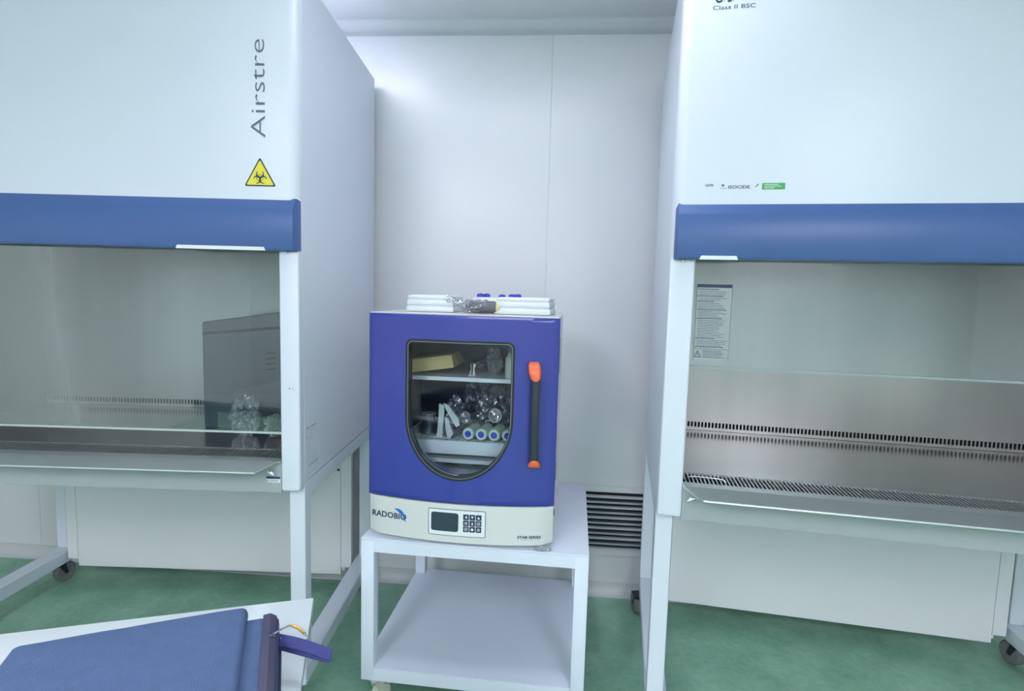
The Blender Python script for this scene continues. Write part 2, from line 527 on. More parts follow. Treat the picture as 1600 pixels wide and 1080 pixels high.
    obj('top_liner', B((X(i0), X(i1), 0.032, bw, 1.50, 1.506)), 'steel2', t)
    # work tray and front intake grille (real slots)
    bm = bmesh.new()
    gf, gb, zt = 0.030, 0.118, 0.785
    box(bm, X(i0), X(i1), gb, bw + 0.012, zt - 0.012, zt)
    obj('work_tray', bm, 'tray', t)
    bm = bmesh.new()
    box(bm, X(arm), X(CW - arm), -0.004, gf, zt - 0.004, zt)
    box(bm, X(i0), X(i1), gb - 0.006, gb - 0.0003, zt - 0.004, zt)
    a = i0
    while a + 0.0102 < i1:
        box(bm, X(a), X(a + 0.0038), gf, gb - 0.006, zt - 0.003, zt)
        a += 0.0102
    obj('intake_grille', bm, 'steel2', t)
    obj('grille_cavity', B((X(i0), X(i1), gf, gb, zt - 0.03, zt - 0.02)), 'dark', t)  # near-black slab puts the shade under the grille into colour
    # armrest: sloped lip in front of the grille, cut back at its ends
    bm = bmesh.new()
    e0, e1 = arm + 0.004, CW - arm - 0.004
    tp = [(X(e0), -0.004, zt), (X(e1), -0.004, zt), (X(e1 - 0.04), -0.062, zt - 0.014), (X(e0 + 0.04), -0.062, zt - 0.014)]
    up = [bm.verts.new(q) for q in tp]; dn = [bm.verts.new((q[0], q[1], q[2] - 0.002)) for q in tp]
    bm.faces.new(up); bm.faces.new(list(reversed(dn)))
    for i in range(4):
        bm.faces.new([up[i], up[(i + 1) % 4], dn[(i + 1) % 4], dn[i]])
    tube(bm, [(X(e0 + 0.04), -0.063, zt - 0.0155), (X(e1 - 0.04), -0.063, zt - 0.0155)], 0.0035, 10)
    obj('armrest', bm, 'steel2', t)
    tag(obj('lower_fascia', B((X(arm + 0.0005), X(CW - arm - 0.0005), 0.004, 0.010, 0.692, zt - 0.0045)), 'fascia', t), 'grey panel under the steel armrest')
    # drain knob
    bm = bmesh.new()
    kx = 0.078 if side == 'L' else 0.083
    lathe(bm, [(0.0035, 0), (0.0035, 0.010), (0.006, 0.011), (0.006, 0.016), (0.003, 0.018)], 14, mtx=Matrix.Translation((X(kx), 0.0042, 0.752)) @ Matrix.Rotation(PI / 2, 4, 'X'))
    tube(bm, [(X(kx - 0.008), -0.012, 0.748), (X(kx + 0.009), -0.013, 0.757)], 0.0022, 8)
    obj('drain_valve', bm, 'steel2', t, True)
    # wire lifting handle on the grille
    if side == 'R':
        bm = bmesh.new()
        tube(bm, [(X(0.083), 0.066, zt + 0.001), (X(0.086), 0.062, zt + 0.006), (X(0.1), 0.060, zt + 0.008), (X(0.16), 0.056, zt + 0.008), (X(0.174), 0.054, zt + 0.006), (X(0.178), 0.050, zt + 0.001)], 0.0016, 8)
        tag(obj('tray_handle', bm, 'paper', t, True), 'white wire handle lying on the slotted grille')
        bm = bmesh.new()
        tube(bm, [(X(0.062), 0.04, 0.80), (X(0.062), 0.0, 0.790), (X(0.066), -0.012, 0.783), (X(0.08), -0.035, 0.778), (X(0.096), -0.056, 0.772)], 0.0007, 6)
        obj('earth_wire', bm, 'paper', t, True)
    # sash glass
    gl = obj('sash_glass', B((X(i0 + 0.002), X(i1 - 0.002), 0.034, 0.039, glass_lo, 1.45)), 'sash', t)
    obj('sash_rail', B((X(i0 + 0.002), X(i1 - 0.002), 0.033, 0.040, glass_lo - 0.006, glass_lo - 0.0003)), 'rail' if side == 'R' else 'steel2', gl)
    # stand
    yl = 0.033
    for a in (0.0, CW - 0.045):
        for y in (yl, CD - 0.05):
            obj('leg', B((X(a), X(a + 0.045), y, y + 0.045, 0.142, 0.711), bev=0.002, seg=1), 'white', t)
        obj('side_rail', B((X(a - 0.0 if a < 0.5 else a - 0.015), X(a + 0.06 if a < 0.5 else a + 0.045), yl - 0.004, CD - 0.001, 0.088, 0.1415), bev=0.003, seg=1), 'white', t)
        obj('upper_rail', B((X(a + 0.0005), X(a + 0.0445), yl + 0.0455, CD - 0.0505, 0.666, 0.711)), 'white', t)
        for y in (yl + 0.0, CD - 0.07):
            xc = (-0.004 if side == 'R' else (0.055 if y < 0.4 else 0.03)) if a < 0.5 else a + 0.0225
            castor(t, X(xc), y, 0.088, 0.041, 'wheel', 'black', 0.25 * s, hw=0.015)
    obj('cross_rail', B((X(0.0455), X(CW - 0.0455), CD - 0.05, CD - 0.008, 0.666, 0.711)), 'white', t)
    # rear cover between the back legs
    bm = bmesh.new()
    box(bm, X(0.114), X(CW - 0.114), 0.700, 0.712, 0.08, 0.705)
    box(bm, X(0.070), X(0.1125), 0.700, 0.724, 0.11, 0.705)
    box(bm, X(CW - 0.1125), X(CW - 0.07), 0.700, 0.724, 0.11, 0.705)
    box(bm, X(0.1), X(CW - 0.1), 0.7125, 0.716, 0.09, 0.705)
    obj('rear_cover', bm, 'wall', t)
    bm = bmesh.new()
    lathe(bm, [(0.005, 0), (0.005, 0.003), (0.003, 0.004)], 12, mtx=Matrix.Translation((X(0.122), 0.6998, 0.53)) @ Matrix.Rotation(PI / 2, 4, 'X'))
    obj('rivet', bm, 'black', t)
    return t, X


LLOC, LYAW = (-0.7007, -0.8228, 0), 0.0637
RLOC, RYAW = (0.2905, -0.8467, 0), -0.1253
CL, XL = cabinet('L', LLOC, LYAW, 'white safety cabinet on the left with blue band and yellow biohazard triangle', 0.0545, 0.86)
CR, XR = cabinet('R', RLOC, RYAW, 'white safety cabinet on the right with printed instruction sheet on its raised glass', 0.0625, 1.10)


def flat(name, pts, m, parent, y=-0.0006, t=0.0005, x=None, label=None):
    """thin sticker: outline in x-z (front of a cabinet), or y-z if x given"""
    bm = bmesh.new()
    if x is None:
        prism(bm, pts, 1, y, y + t)
    else:
        prism(bm, pts, 0, x, x + t)
    o = obj(name, bm, m, parent)
    if label: tag(o, label)
    return o


# --- left cabinet markings
bm = text_bm('Airstre', 0.0215, width=0.252, bold=-0.010)
for v in bm.verts:        # turned to read upwards
    x, z = v.co.x, v.co.z
    v.co = Vector((-0.0855 - z * 1.0, -0.0008, 1.6715 + x))
xs_ = [v.co.x for v in bm.verts]
k = 0.0385 / (max(xs_) - min(xs_))
for v in bm.verts: v.co.x = -0.0855 + (v.co.x + 0.0855) * k
tag(obj('lettering', bm, 'grey_ink', CL), 'grey word reading upwards')
# biohazard triangle
cx, cz = -0.1015, 1.565


def tri(r0, zb, zt_, w, rr):
    pts = []
    for (px, pz, a0) in ((cx + w, zb, -PI / 2), (cx, zt_, PI / 6), (cx - w, zb, PI * 5 / 6)):
        for q in range(5):
            a = a0 + q * (2 * PI / 3) / 4
            pts.append((px + rr * math.cos(a), pz + rr * math.sin(a)))
    return pts


tb = flat('hazard_label', tri(0, 1.5468, 1.6145, 0.038, 0.003), 'black', CL)
tag(tb, 'yellow biohazard warning triangle')
flat('hazard_face', tri(0, 1.5495, 1.609, 0.0335, 0.0022), 'yellow', tb, y=-0.0010, t=0.0004)
bm = bmesh.new()
zc0 = 1.566
def ringarc(bm, cx_, cz_, r, w, a0, a1, y, n=18):
    o_, i_ = [], []
    for k in range(n + 1):
        a = a0 + (a1 - a0) * k / n
        ww = w * (0.35 + 0.65 * math.sin(PI * k / n))
        o_.append((cx_ + (r + ww / 2) * math.cos(a), cz_ + (r + ww / 2) * math.sin(a)))
        i_.append((cx_ + (r - ww / 2) * math.cos(a), cz_ + (r - ww / 2) * math.sin(a)))
    for k in range(n):
        vs = [bm.verts.new((p[0], y, p[1])) for p in (o_[k], o_[k + 1], i_[k + 1], i_[k])]
        bm.faces.new(vs)
for q in range(3):
    a = PI / 2 + q * 2 * PI / 3
    ringarc(bm, cx + 0.0100 * math.cos(a), zc0 + 0.0100 * math.sin(a), 0.0092, 0.0044, a + 0.75 - 2 * PI, a - 0.75, -0.0012)
ringarc(bm, cx, zc0, 0.0086, 0.0018, 0, 2 * PI, -0.0013, 24)
obj('biohazard_symbol', bm, 'ink', tb)
# small dot and print on the right-hand post
bm = bmesh.new()
lathe(bm, [(0.0018, 0), (0.0018, 0.0006)], 12, mtx=Matrix.Translation((-0.028, -0.0001, 0.993)) @ Matrix.Rotation(PI / 2, 4, 'X'))
box(bm, -0.022, -0.015, -0.0005, 0, 0.995, 0.9955); box(bm, -0.022, -0.010, -0.0005, 0, 0.991, 0.9915)
obj('screw_cap', bm, 'ink', CL)
# serial plate text on the side panel
bm = bmesh.new()
rnd = random.Random(3)
for r_ in range(16):
    z = 0.865 - r_ * 0.0095
    n0 = 0.075 if 2 < r_ < 13 else 0.07
    y = 0.05
    ye = 0.05 + (0.07 if r_ < 2 else 0.02 + 0.05 * abs(math.sin(r_ * 1.7)) if r_ < 9 else 0.08)
    while y < ye:
        w_ = rnd.uniform(0.003, 0.010)
        if rnd.random() < 0.75:
            box(bm, 0.0001, 0.0006, y, y + w_, z, z + (0.004 if r_ in (0, 12) else 0.0012))
        y += w_ + 0.003
tag(obj('serial_label', bm, 'pale_ink', CL), 'faint printed data label on the side')
# black and white plate on the lower fascia
pl = flat('data_plate', rrect(-0.098, -0.0585, 0.721, 0.7385, 0.001, 2), 'paper', CL, y=0.0030, t=0.0009)
flat('plate_header', rrect(-0.098, -0.0585, 0.732, 0.7385, 0.0008, 2), 'ink', pl, y=0.0026, t=0.0004)
bm = bmesh.new()
for r_ in range(3):
    box(bm, -0.090, -0.064, 0.0027, 0.0031, 0.7285 - r_ * 0.0026, 0.7293 - r_ * 0.0026)
prism(bm, [(-0.0965, 0.7225), (-0.0935, 0.7225), (-0.0935, 0.7285), (-0.0965, 0.7285)], 1, 0.0026, 0.0031)
obj('plate_print', bm, 'grey_ink', pl)

# --- right cabinet markings
bm = text_bm('Class II BSC', 0.0098, width=0.098, bold=0.006)
shift(bm, 0.0685, 0, 1.9715)
obj('lettering', bm, 'grey_ink', CR)
bm = bmesh.new()      # lower curves of the big script above it
tube(bm, [(0.074, -0.0006, 2.004), (0.0745, -0.0006, 1.996), (0.079, -0.0006, 1.9895), (0.086, -0.0006, 1.9905), (0.0905, -0.0006, 1.998)], 0.0021, 6)
tube(bm, [(0.102, -0.0006, 1.9895), (0.108, -0.0006, 1.9910), (0.114, -0.0006, 1.996), (0.117, -0.0006, 2.004)], 0.0021, 6)
obj('logo', bm, 'ink', CR)
bm = text_bm('ULPA', 0.0062, width=0.020, bold=0.03); shift(bm, 0.0745, 0, 1.5525)
obj('filter_mark', bm, 'grey_ink', CR)
bm = bmesh.new()
prism(bm, [(0.1135, 1.5575), (0.1135, 1.554), (0.1165, 1.5515), (0.1195, 1.554), (0.1195, 1.5575)], 1, -0.0007, -0.0001)
box(bm, 0.110, 0.125, -0.0006, -0.0001, 1.5475, 1.5482)
obj('emblem', bm, 'grey_ink', CR)
bm = text_bm('ISOCIDE', 0.0078, width=0.050, bold=0.012); shift(bm, 0.1295, 0, 1.547)
obj('coating_mark', bm, 'ink', CR)
bm = bmesh.new()
prism(bm, [(0.189, 1.5495), (0.192, 1.5515), (0.198, 1.5575), (0.200, 1.559), (0.199, 1.555), (0.194, 1.551)], 1, -0.0007, -0.0001)
obj('leaf_mark', bm, 'grey_ink', CR)
gs = flat('green_label', rrect(0.2075, 0.260, 1.5440, 1.5595, 0.0015, 3), 'green', CR, label='green sticker with white print')
bm = bmesh.new()
for r_, (a_, b_) in enumerate(((0.2125, 0.245), (0.2125, 0.252), (0.2125, 0.236))):
    box(bm, a_, b_, -0.0009, -0.0006, 1.5553 - r_ * 0.0042, 1.5566 - r_ * 0.0042)
obj('label_print', bm, 'paper', gs)
# instruction sheet stuck to the glass
GY = 0.0337
sh = flat('instruction_sheet', rrect(0.0735, 0.1605, 1.1165, 1.3120, 0.001, 2), thin_clear('film_label', (0.84, 0.88, 0.9, 1), 0.04, 0.2, 0.35, (0.55, 0.6, 0.62, 1)), CR, y=GY - 0.0005, t=0.0004, label='printed safety instruction sheet with dark header')
flat('sheet_header', rrect(0.0735, 0.1605, 1.3035, 1.3120, 0.001, 2), 'ink', sh, y=GY - 0.0010, t=0.0004)
bm = bmesh.new()
rnd = random.Random(11)
z = 1.298
heads = {0: 'h', 4: 'h', 7: 'h', 12: 'h', 17: 'h', 29: 'h', 34: 'h'}
row = 0
while z > 1.146:
    hd = row in heads
    y_ = 0.0765 if hd else 0.080
    ye = 0.0765 + (rnd.uniform(0.03, 0.075) if hd else rnd.uniform(0.05, 0.074))
    th = 0.0018 if hd else 0.0009
    while y_ < ye:
        w_ = rnd.uniform(0.003, 0.009)
        box(bm, y_, min(y_ + w_, 0.1585), GY - 0.0009, GY - 0.0005, z, z + th)
        y_ += w_ + 0.0012
    z -= 0.0043 if not hd else 0.0048
    row += 1
box(bm, 0.075, 0.159, GY - 0.0009, GY - 0.0005, 1.1435, 1.1442)
for r_ in range(5):
    box(bm, 0.096, 0.096 + rnd.uniform(0.045, 0.06), GY - 0.0009, GY - 0.0005, 1.1385 - r_ * 0.0043, 1.1395 - r_ * 0.0043)
for e in ((0.0735, 0.0741, 1.1165, 1.304), (0.1599, 0.1605, 1.1165, 1.304)):
    box(bm, e[0], e[1], GY - 0.0009, GY - 0.0005, e[2], e[3])
obj('sheet_print', bm, 'ink', sh)
bm = bmesh.new()
T = [(0.0755, 1.122), (0.092, 1.122), (0.08375, 1.1385)]
for i in range(3):
    p, q = T[i], T[(i + 1) % 3]
    tube(bm, [(p[0], GY - 0.0008, p[1]), (q[0], GY - 0.0008, q[1])], 0.0007, 6)
box(bm, 0.0832, 0.0843, GY - 0.0012, GY - 0.0006, 1.1275, 1.1335); box(bm, 0.0832, 0.0843, GY - 0.0012, GY - 0.0006, 1.1245, 1.1258)
obj('warning_sign', bm, 'ink', sh)


def loc_to_world(LOC, yaw, a, b, z=0.0):
    return (LOC[0] + a * math.cos(yaw) - b * math.sin(yaw), LOC[1] + a * math.sin(yaw) + b * math.cos(yaw), z)


def crumple(bm, sx, sy, sz, amp, seed, sub=4, freq=3.0, flatbot=True):
    r = bmesh.ops.create_icosphere(bm, subdivisions=sub, radius=1.0)
    for v in r['verts']:
        c = v.co.copy()
        d = noise.noise(c * freq + Vector((seed, 0, 0))) + 0.5 * abs(noise.noise(c * freq * 2.3 + Vector((0, seed, 0))))
        ridg = abs(noise.noise(c * freq * 1.3 + Vector((seed, seed, 3)))) * -1.2
        k = 1 + amp * (d + ridg)
        v.co = Vector((c.x * k * sx, c.y * k * sy, c.z * k * sz))
    if flatbot:
        m_ = min(v.co.z for v in r['verts'])
        lim = m_ + sz * 0.25
        for v in r['verts']:
            if v.co.z < lim: v.co.z = lim
            v.co.z -= lim
    return r['verts']


# --- dark box and plastic bags behind the left cabinet glass
t = thing('instrument', 'dark grey vented instrument box inside the left cabinet behind the glass', 'instrument', loc_to_world(LLOC, LYAW, -0.30, 0.36, 0.7856), LYAW + 0.12)  # solid box built for the dark shape in the sash glass
bm = bmesh.new()
prism(bm, [(-0.17, 0.0), (0.155, 0.0), (0.155, 0.415), (-0.17, 0.365)], 1, 0.0, 0.22)
bmesh.ops.bevel(bm, geom=list(bm.edges), offset=0.006, segments=2, profile=0.5, affect='EDGES')
obj('housing', bm, 'instr', t, True)
bm = bmesh.new()
prism(bm, [(-0.165, 0.322), (0.15, 0.352), (0.15, 0.362), (-0.165, 0.330)], 1, -0.0015, 0.0005)
obj('front_seam', bm, 'dark', t)
for k in range(4):
    bm = bmesh.new()
    z = 0.262 - k * 0.0185
    prism(bm, [(0.038, z - 0.004), (0.072, z), (0.072, z + 0.0045), (0.038, z + 0.0005)], 1, -0.0015, 0.0005)
    obj('vent_slot', bm, 'dark', t)
bm = bmesh.new()
tube(bm, [(0.090, -0.004, 0.395), (0.102, -0.006, 0.34), (0.108, -0.006, 0.30), (0.101, -0.006, 0.24), (0.103, -0.006, 0.10), (0.10, -0.008, 0.004)], 0.0022, 8)
obj('cable', bm, 'instr', t, True)
bm = bmesh.new()
crumple(bm, 0.045, 0.04, 0.075, 0.35, 2.0)
tag(obj('plastic_bag', bm, 'clearbag', loc=loc_to_world(LLOC, LYAW, -0.285, 0.262, 0.7855), smooth=False), 'clear crumpled plastic bag standing inside the left cabinet, taller of two', 'plastic bag')
bm = bmesh.new()
crumple(bm, 0.032, 0.034, 0.042, 0.4, 5.0)
tag(obj('plastic_bag', bm, 'clearbag', loc=loc_to_world(LLOC, LYAW, -0.182, 0.255, 0.7855), smooth=False), 'small crumpled clear bag beside the post inside the left cabinet', 'plastic bag')

# ------------------------------------------------------------------ white trolley
CLOC, CYAW = (-0.5411, -0.7764, 0), -0.0379
c = thing('trolley', 'white metal trolley with lower shelf carrying the blue-door incubator', 'trolley', CLOC, CYAW)
cw, cd, ch, cr, cl, cb = 0.6626, 0.6048, 0.5508, 0.0407, 0.0385, 0.1096
bm = bmesh.new()
box(bm, 0.0, cw, 0.0, cd, ch - 0.005, ch, 0.0015, 2)
obj('top', bm, 'cart', c, True)
bm = bmesh.new()
for a in ((cl, cw - cl, 0.0006, cl), (cl, cw - cl, cd - cl, cd - 0.0006)):
    box(bm, a[0], a[1], a[2], a[3], ch - cr, ch - 0.0052)
for a in ((0.0006, cl), (cw - cl, cw - 0.0006)):
    box(bm, a[0], a[1], cl, cd - cl, ch - cr, ch - 0.0052)
obj('top_frame', bm, 'cart', c)
for x in (0.0004, cw - cl - 0.0004):
    for y in (0.0004, cd - cl - 0.0004):
        obj('leg', B((x, x + cl, y, y + cl, cb, ch - 0.0052), bev=0.0015, seg=2), 'cart', c, True)
bm = bmesh.new()
for a in ((cl + .0005, cw - cl - .0005, 0.0006, cl), (cl + .0005, cw - cl - .0005, cd - cl, cd - 0.0006)):
    box(bm, a[0], a[1], a[2], a[3], cb, cb + cr - 0.0035)
for a in ((0.0006, cl), (cw - cl, cw - 0.0006)):
    box(bm, a[0], a[1], cl + .0005, cd - cl - .0005, cb, cb + cr - 0.0035)
obj('bottom_frame', bm, 'cart', c)
bm = bmesh.new()
pts = [(cl + .001, .001), (cw - cl - .001, .001), (cw - cl - .001, cl + .001), (cw - .001, cl + .001), (cw - .001, cd - cl - .001), (cw - cl - .001, cd - cl - .001), (cw - cl - .001, cd - .001), (cl + .001, cd - .001), (cl + .001, cd - cl - .001), (.001, cd - cl - .001), (.001, cl + .001), (cl + .001, cl + .001)]
prism(bm, pts, 2, cb + cr - 0.0033, cb + cr)
obj('shelf', bm, 'cart', c)
for x, y, r in ((0.036, 0.03, -0.5), (cw - 0.03, 0.03, 0.7), (0.03, cd - 0.03, 0.2), (cw - 0.03, cd - 0.03, 1.0)):
    castor(c, x, y, cb, 0.036, 'cream_nylon', 'cream_nylon', r)

# ------------------------------------------------------------------ incubator
ILOC, IYAW = (-0.5237, -0.7581, 0.5508), -0.0449
Z0 = 0.5508
IW, ID = 0.5405, 0.44
SAG = 0.034


def arc(a):
    return -SAG * (1 - ((a - IW / 2) / (IW / 2)) ** 2)


inc = thing('incubator', 'benchtop shaking incubator with royal blue door and orange-tipped handle', 'incubator', ILOC, IYAW)


def lz(z): return z - Z0


# casing: walls of the chamber and outer shell
BF = 0.030   # where the casing begins behind the door
bm = bmesh.new()
zt, zb = lz(1.2085), lz(0.566)
box(bm, 0.004, 0.030, BF, ID, lz(0.68), zt, 0.002, 1)
box(bm, IW - 0.030, IW - 0.004, BF, ID, lz(0.68), zt, 0.002, 1)
box(bm, 0.030, IW - 0.030, BF, ID, zt - 0.022, zt)
box(bm, 0.030, IW - 0.030, ID - 0.02, ID, lz(0.68), zt - 0.022)
obj('casing', bm, 'cream', inc, True)
# slim lid sheet, slightly lifted at the front
bm = bmesh.new()
box(bm, 0.002, IW - 0.002, 0.004, ID, zt + 0.0003, zt + 0.0035, 0.0012, 1)
obj('lid', bm, 'cream', inc)
# base with curved front
bm = bmesh.new()
N = 28
pts = []
for k in range(N + 1):
    a = IW * k / N
    e = min(a, IW - a)
    pts.append((a, arc(a) + 0.010 * max(0, 1 - e / 0.012) ** 2))
pts += [(IW, ID), (0, ID)]
prism(bm, pts, 2, lz(0.566), lz(0.6775))
es = [e for e in bm.edges if all(v.co.z < lz(0.5665) for v in e.verts)]
bmesh.ops.bevel(bm, geom=es, offset=0.008, segments=3, profile=0.5, affect='EDGES')
obj('base', bm, 'cream', inc, True)
for x in (0.05, IW - 0.05):
    for y in (0.04, ID - 0.05):
        bm = bmesh.new()
        lathe(bm, [(0.014, 0.0003), (0.016, 0.003), (0.016, 0.016)], 18, mtx=Matrix.Translation((x, y, 0)))
        obj('foot', bm, 'black', inc, True)
# chamber liner
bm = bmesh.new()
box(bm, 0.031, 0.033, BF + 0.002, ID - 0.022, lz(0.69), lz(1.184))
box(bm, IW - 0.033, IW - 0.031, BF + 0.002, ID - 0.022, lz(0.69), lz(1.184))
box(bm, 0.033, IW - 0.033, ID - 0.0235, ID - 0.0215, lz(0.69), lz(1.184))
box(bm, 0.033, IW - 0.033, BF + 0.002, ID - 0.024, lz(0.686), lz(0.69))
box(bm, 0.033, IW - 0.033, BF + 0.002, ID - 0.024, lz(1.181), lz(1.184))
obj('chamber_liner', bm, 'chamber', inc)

# door with its window hole
WL, WR_, WT, WCZ, WBZ = 0.1175, 0.4205, 1.1395, 0.925, 0.7485
wcx = (WL + WR_) / 2


def window_outline(off=0.0, n=96):
    """rounded-top, round-bottom outline grown by off; starts at the top middle, clockwise seen from the front"""
    hw = (WR_ - WL) / 2 + off
    r = 0.018 + off
    top = WT + off
    pts = []
    for k in range(9): pts.append((wcx + (hw - r) * k / 8, top))
    for k in range(1, 7):
        a = PI / 2 - k * PI / 12
        pts.append((wcx + hw - r + r * math.cos(a), top - r + r * math.sin(a)))
    for k in range(1, 13): pts.append((wcx + hw, top - r - (top - r - WCZ) * k / 12))
    for k in range(1, 40):
        a = -k * PI / 40
        pts.append((wcx + hw * math.copysign(abs(math.cos(a)) ** 1.0, math.cos(a)), WCZ - (WCZ - WBZ + off) * abs(math.sin(a)) ** 1.0))
    for k in range(13): pts.append((wcx - hw, WCZ + (top - r - WCZ) * k / 12))
    for k in range(1, 7):
        a = PI - k * PI / 12
        pts.append((wcx - hw + r + r * math.cos(a), top - r + r * math.sin(a)))
    for k in range(1, 8): pts.append((wcx - (hw - r) * (1 - k / 8), top))
    return [(x, lz(z)) for x, z in pts]


def door_bottom(a):
    return 0.680


hole = window_outline(0.0)
DX0, DX1, DZ1, DZ0 = -0.0015, IW + 0.0015, lz(1.2085), lz(0.6795)
czc = (DZ0 + DZ1) / 2
outer = []
for (x, z) in hole:
    dx, dz = x - wcx, z - (WCZ + 0.03 - Z0)
    ox, oz = wcx, WCZ + 0.03 - Z0
    ts = []
    if dx > 1e-9: ts.append((DX1 - ox) / dx)
    if dx < -1e-9: ts.append((DX0 - ox) / dx)
    if dz > 1e-9: ts.append((DZ1 - oz) / dz)
    if dz < -1e-9: ts.append((DZ0 - oz) / dz)
    t_ = min(ts)
    outer.append([ox + dx * t_, oz + dz * t_])
for cxn in ((DX0, DZ0), (DX0, DZ1), (DX1, DZ0), (DX1, DZ1)):
    i = min(range(len(outer)), key=lambda j: (outer[j][0] - cxn[0]) ** 2 + (outer[j][1] - cxn[1]) ** 2)
    outer[i] = list(cxn)
bm = bmesh.new()
NR = 14
DT = 0.030


def rim(a):        # rounds the door face back at its vertical edges and edges in z
    return 0.0


grid = []
for j in range(NR + 1):
    f = j / NR
    ring = []
    for (hx, hz), (ox, oz) in zip(hole, outer):
        x = hx + (ox - hx) * f; z = hz + (oz - hz) * f
        e = min(x - DX0, DX1 - x, z - DZ0, DZ1 - z)
        y = arc(x) + (0.004 * (1 - min(1, e / 0.006)) ** 2)
        ring.append(bm.verts.new((x, y, z)))
    grid.append(ring)
n = len(hole)
for j in range(NR):
    for k in range(n):
        bm.faces.new([grid[j][k], grid[j][(k + 1) % n], grid[j + 1][(k + 1) % n], grid[j + 1][k]])
back_in = [bm.verts.new((v.co.x, 0.028, v.co.z)) for v in grid[0]]
back_out = [bm.verts.new((v.co.x, 0.028, v.co.z)) for v in grid[-1]]
for k in range(n):
    q = (k + 1) % n
    bm.faces.new([grid[0][k], grid[0][q], back_in[q], back_in[k]])
    bm.faces.new([grid[-1][k], grid[-1][q], back_out[q], back_out[k]])
    bm.faces.new([back_in[k], back_in[q], back_out[q], back_out[k]])
door = obj('door', bm, 'door', inc, True)
tag(door, 'royal blue curved door with tall round-bottomed window')


def ringstrip(o0, o1, y0, y1):
    """band between two outlines, raised off the curved face by y0, running back to y1"""
    bm = bmesh.new()
    A = window_outline(o0); C_ = window_outline(o1)
    n = len(A)
    fa = [bm.verts.new((x, arc(x) + y0, z)) for x, z in A]
    fc = [bm.verts.new((x, arc(x) + y0, z)) for x, z in C_]
    ba = [bm.verts.new((x, arc(x) + y1, z)) for x, z in A]
    bc = [bm.verts.new((x, arc(x) + y1, z)) for x, z in C_]
    for k in range(n):
        q = (k + 1) % n
        bm.faces.new([fa[k], fa[q], fc[q], fc[k]]); bm.faces.new([fa[k], fa[q], ba[q], ba[k]])
        bm.faces.new([fc[k], fc[q], bc[q], bc[k]]); bm.faces.new([ba[k], ba[q], bc[q], bc[k]])
    return bm


wf = obj('window_frame', ringstrip(-0.0075, 0.0026, -0.0012, 0.030), 'gasket', door, True)
tag(wf, 'black rubber window surround')
obj('window_trim', ringstrip(-0.0052, -0.0034, -0.0022, -0.0013), 'trimgrey', door, True)
bm = bmesh.new()
ol = window_outline(-0.0078)
A = [bm.verts.new((x, -0.016, z)) for x, z in ol]
C_ = [bm.verts.new((x, -0.012, z)) for x, z in ol]
bm.faces.new(A); bm.faces.new(list(reversed(C_)))
for k in range(len(ol)):
    q = (k + 1) % len(ol)
    bm.faces.new([A[k], A[q], C_[q], C_[k]])
obj('window_pane', bm, 'glass', door)

# handle: dark bar on two orange ends
hx = 0.4835


def cross(bm, secs):
    """loft rectangles-with-rounding: secs = list of (cx, cy, z, half width, half depth)"""
    rings = []
    nn = 16
    for (cx_, cy_, z_, hw_, hd_) in secs:
        ring = []
        for k in range(nn):
            a = 2 * PI * k / nn
            ca, sa = math.cos(a), math.sin(a)
            ring.append(bm.verts.new((cx_ + hw_ * math.copysign(abs(ca) ** 0.6, ca), cy_ + hd_ * math.copysign(abs(sa) ** 0.6, sa), z_)))
        rings.append(ring)
    for i in range(len(rings) - 1):
        for k in range(nn):
            bm.faces.new([rings[i][k], rings[i][(k + 1) % nn], rings[i + 1][(k + 1) % nn], rings[i + 1][k]])
    bm.faces.new(rings[0]); bm.faces.new(list(reversed(rings[-1])))


yh = arc(hx)
bm = bmesh.new()
cross(bm, [(hx + 0.001, yh - 0.026, lz(0.822), 0.0125, 0.009), (hx, yh - 0.029, lz(0.86), 0.0115, 0.009), (hx, yh - 0.030, lz(0.94), 0.0112, 0.009), (hx, yh - 0.029, lz(1.01), 0.0115, 0.009), (hx, yh - 0.027, lz(1.048), 0.012, 0.009)])
hb = obj('handle', bm, 'black', door, True)
bm = bmesh.new()
cross(bm, [(hx + 0.001, yh - 0.027, lz(1.037), 0.003, 0.006), (hx, yh - 0.028, lz(1.041), 0.0085, 0.0115), (hx - 0.001, yh - 0.028, lz(1.047), 0.0135, 0.0125), (hx - 0.003, yh - 0.026, lz(1.060), 0.0165, 0.014), (hx - 0.005, yh - 0.020, lz(1.073), 0.0172, 0.016), (hx - 0.007, yh - 0.012, lz(1.084), 0.016, 0.014), (hx - 0.008, yh - 0.006, lz(1.0895), 0.0125, 0.008)])
tag(obj('handle_end', bm, 'orange', hb, True), 'large orange upper handle end')
bm = bmesh.new()
cross(bm, [(hx + 0.001, yh - 0.010, lz(0.797), 0.014, 0.010), (hx + 0.001, yh - 0.014, lz(0.800), 0.0172, 0.013), (hx + 0.001, yh - 0.019, lz(0.806), 0.0168, 0.014), (hx + 0.002, yh - 0.024, lz(0.813), 0.0138, 0.013), (hx + 0.002, yh - 0.026, lz(0.820), 0.009, 0.011), (hx + 0.002, yh - 0.027, lz(0.8235), 0.004, 0.007)])
tag(obj('handle_end', bm, 'orange', hb, True), 'small orange lower handle end')
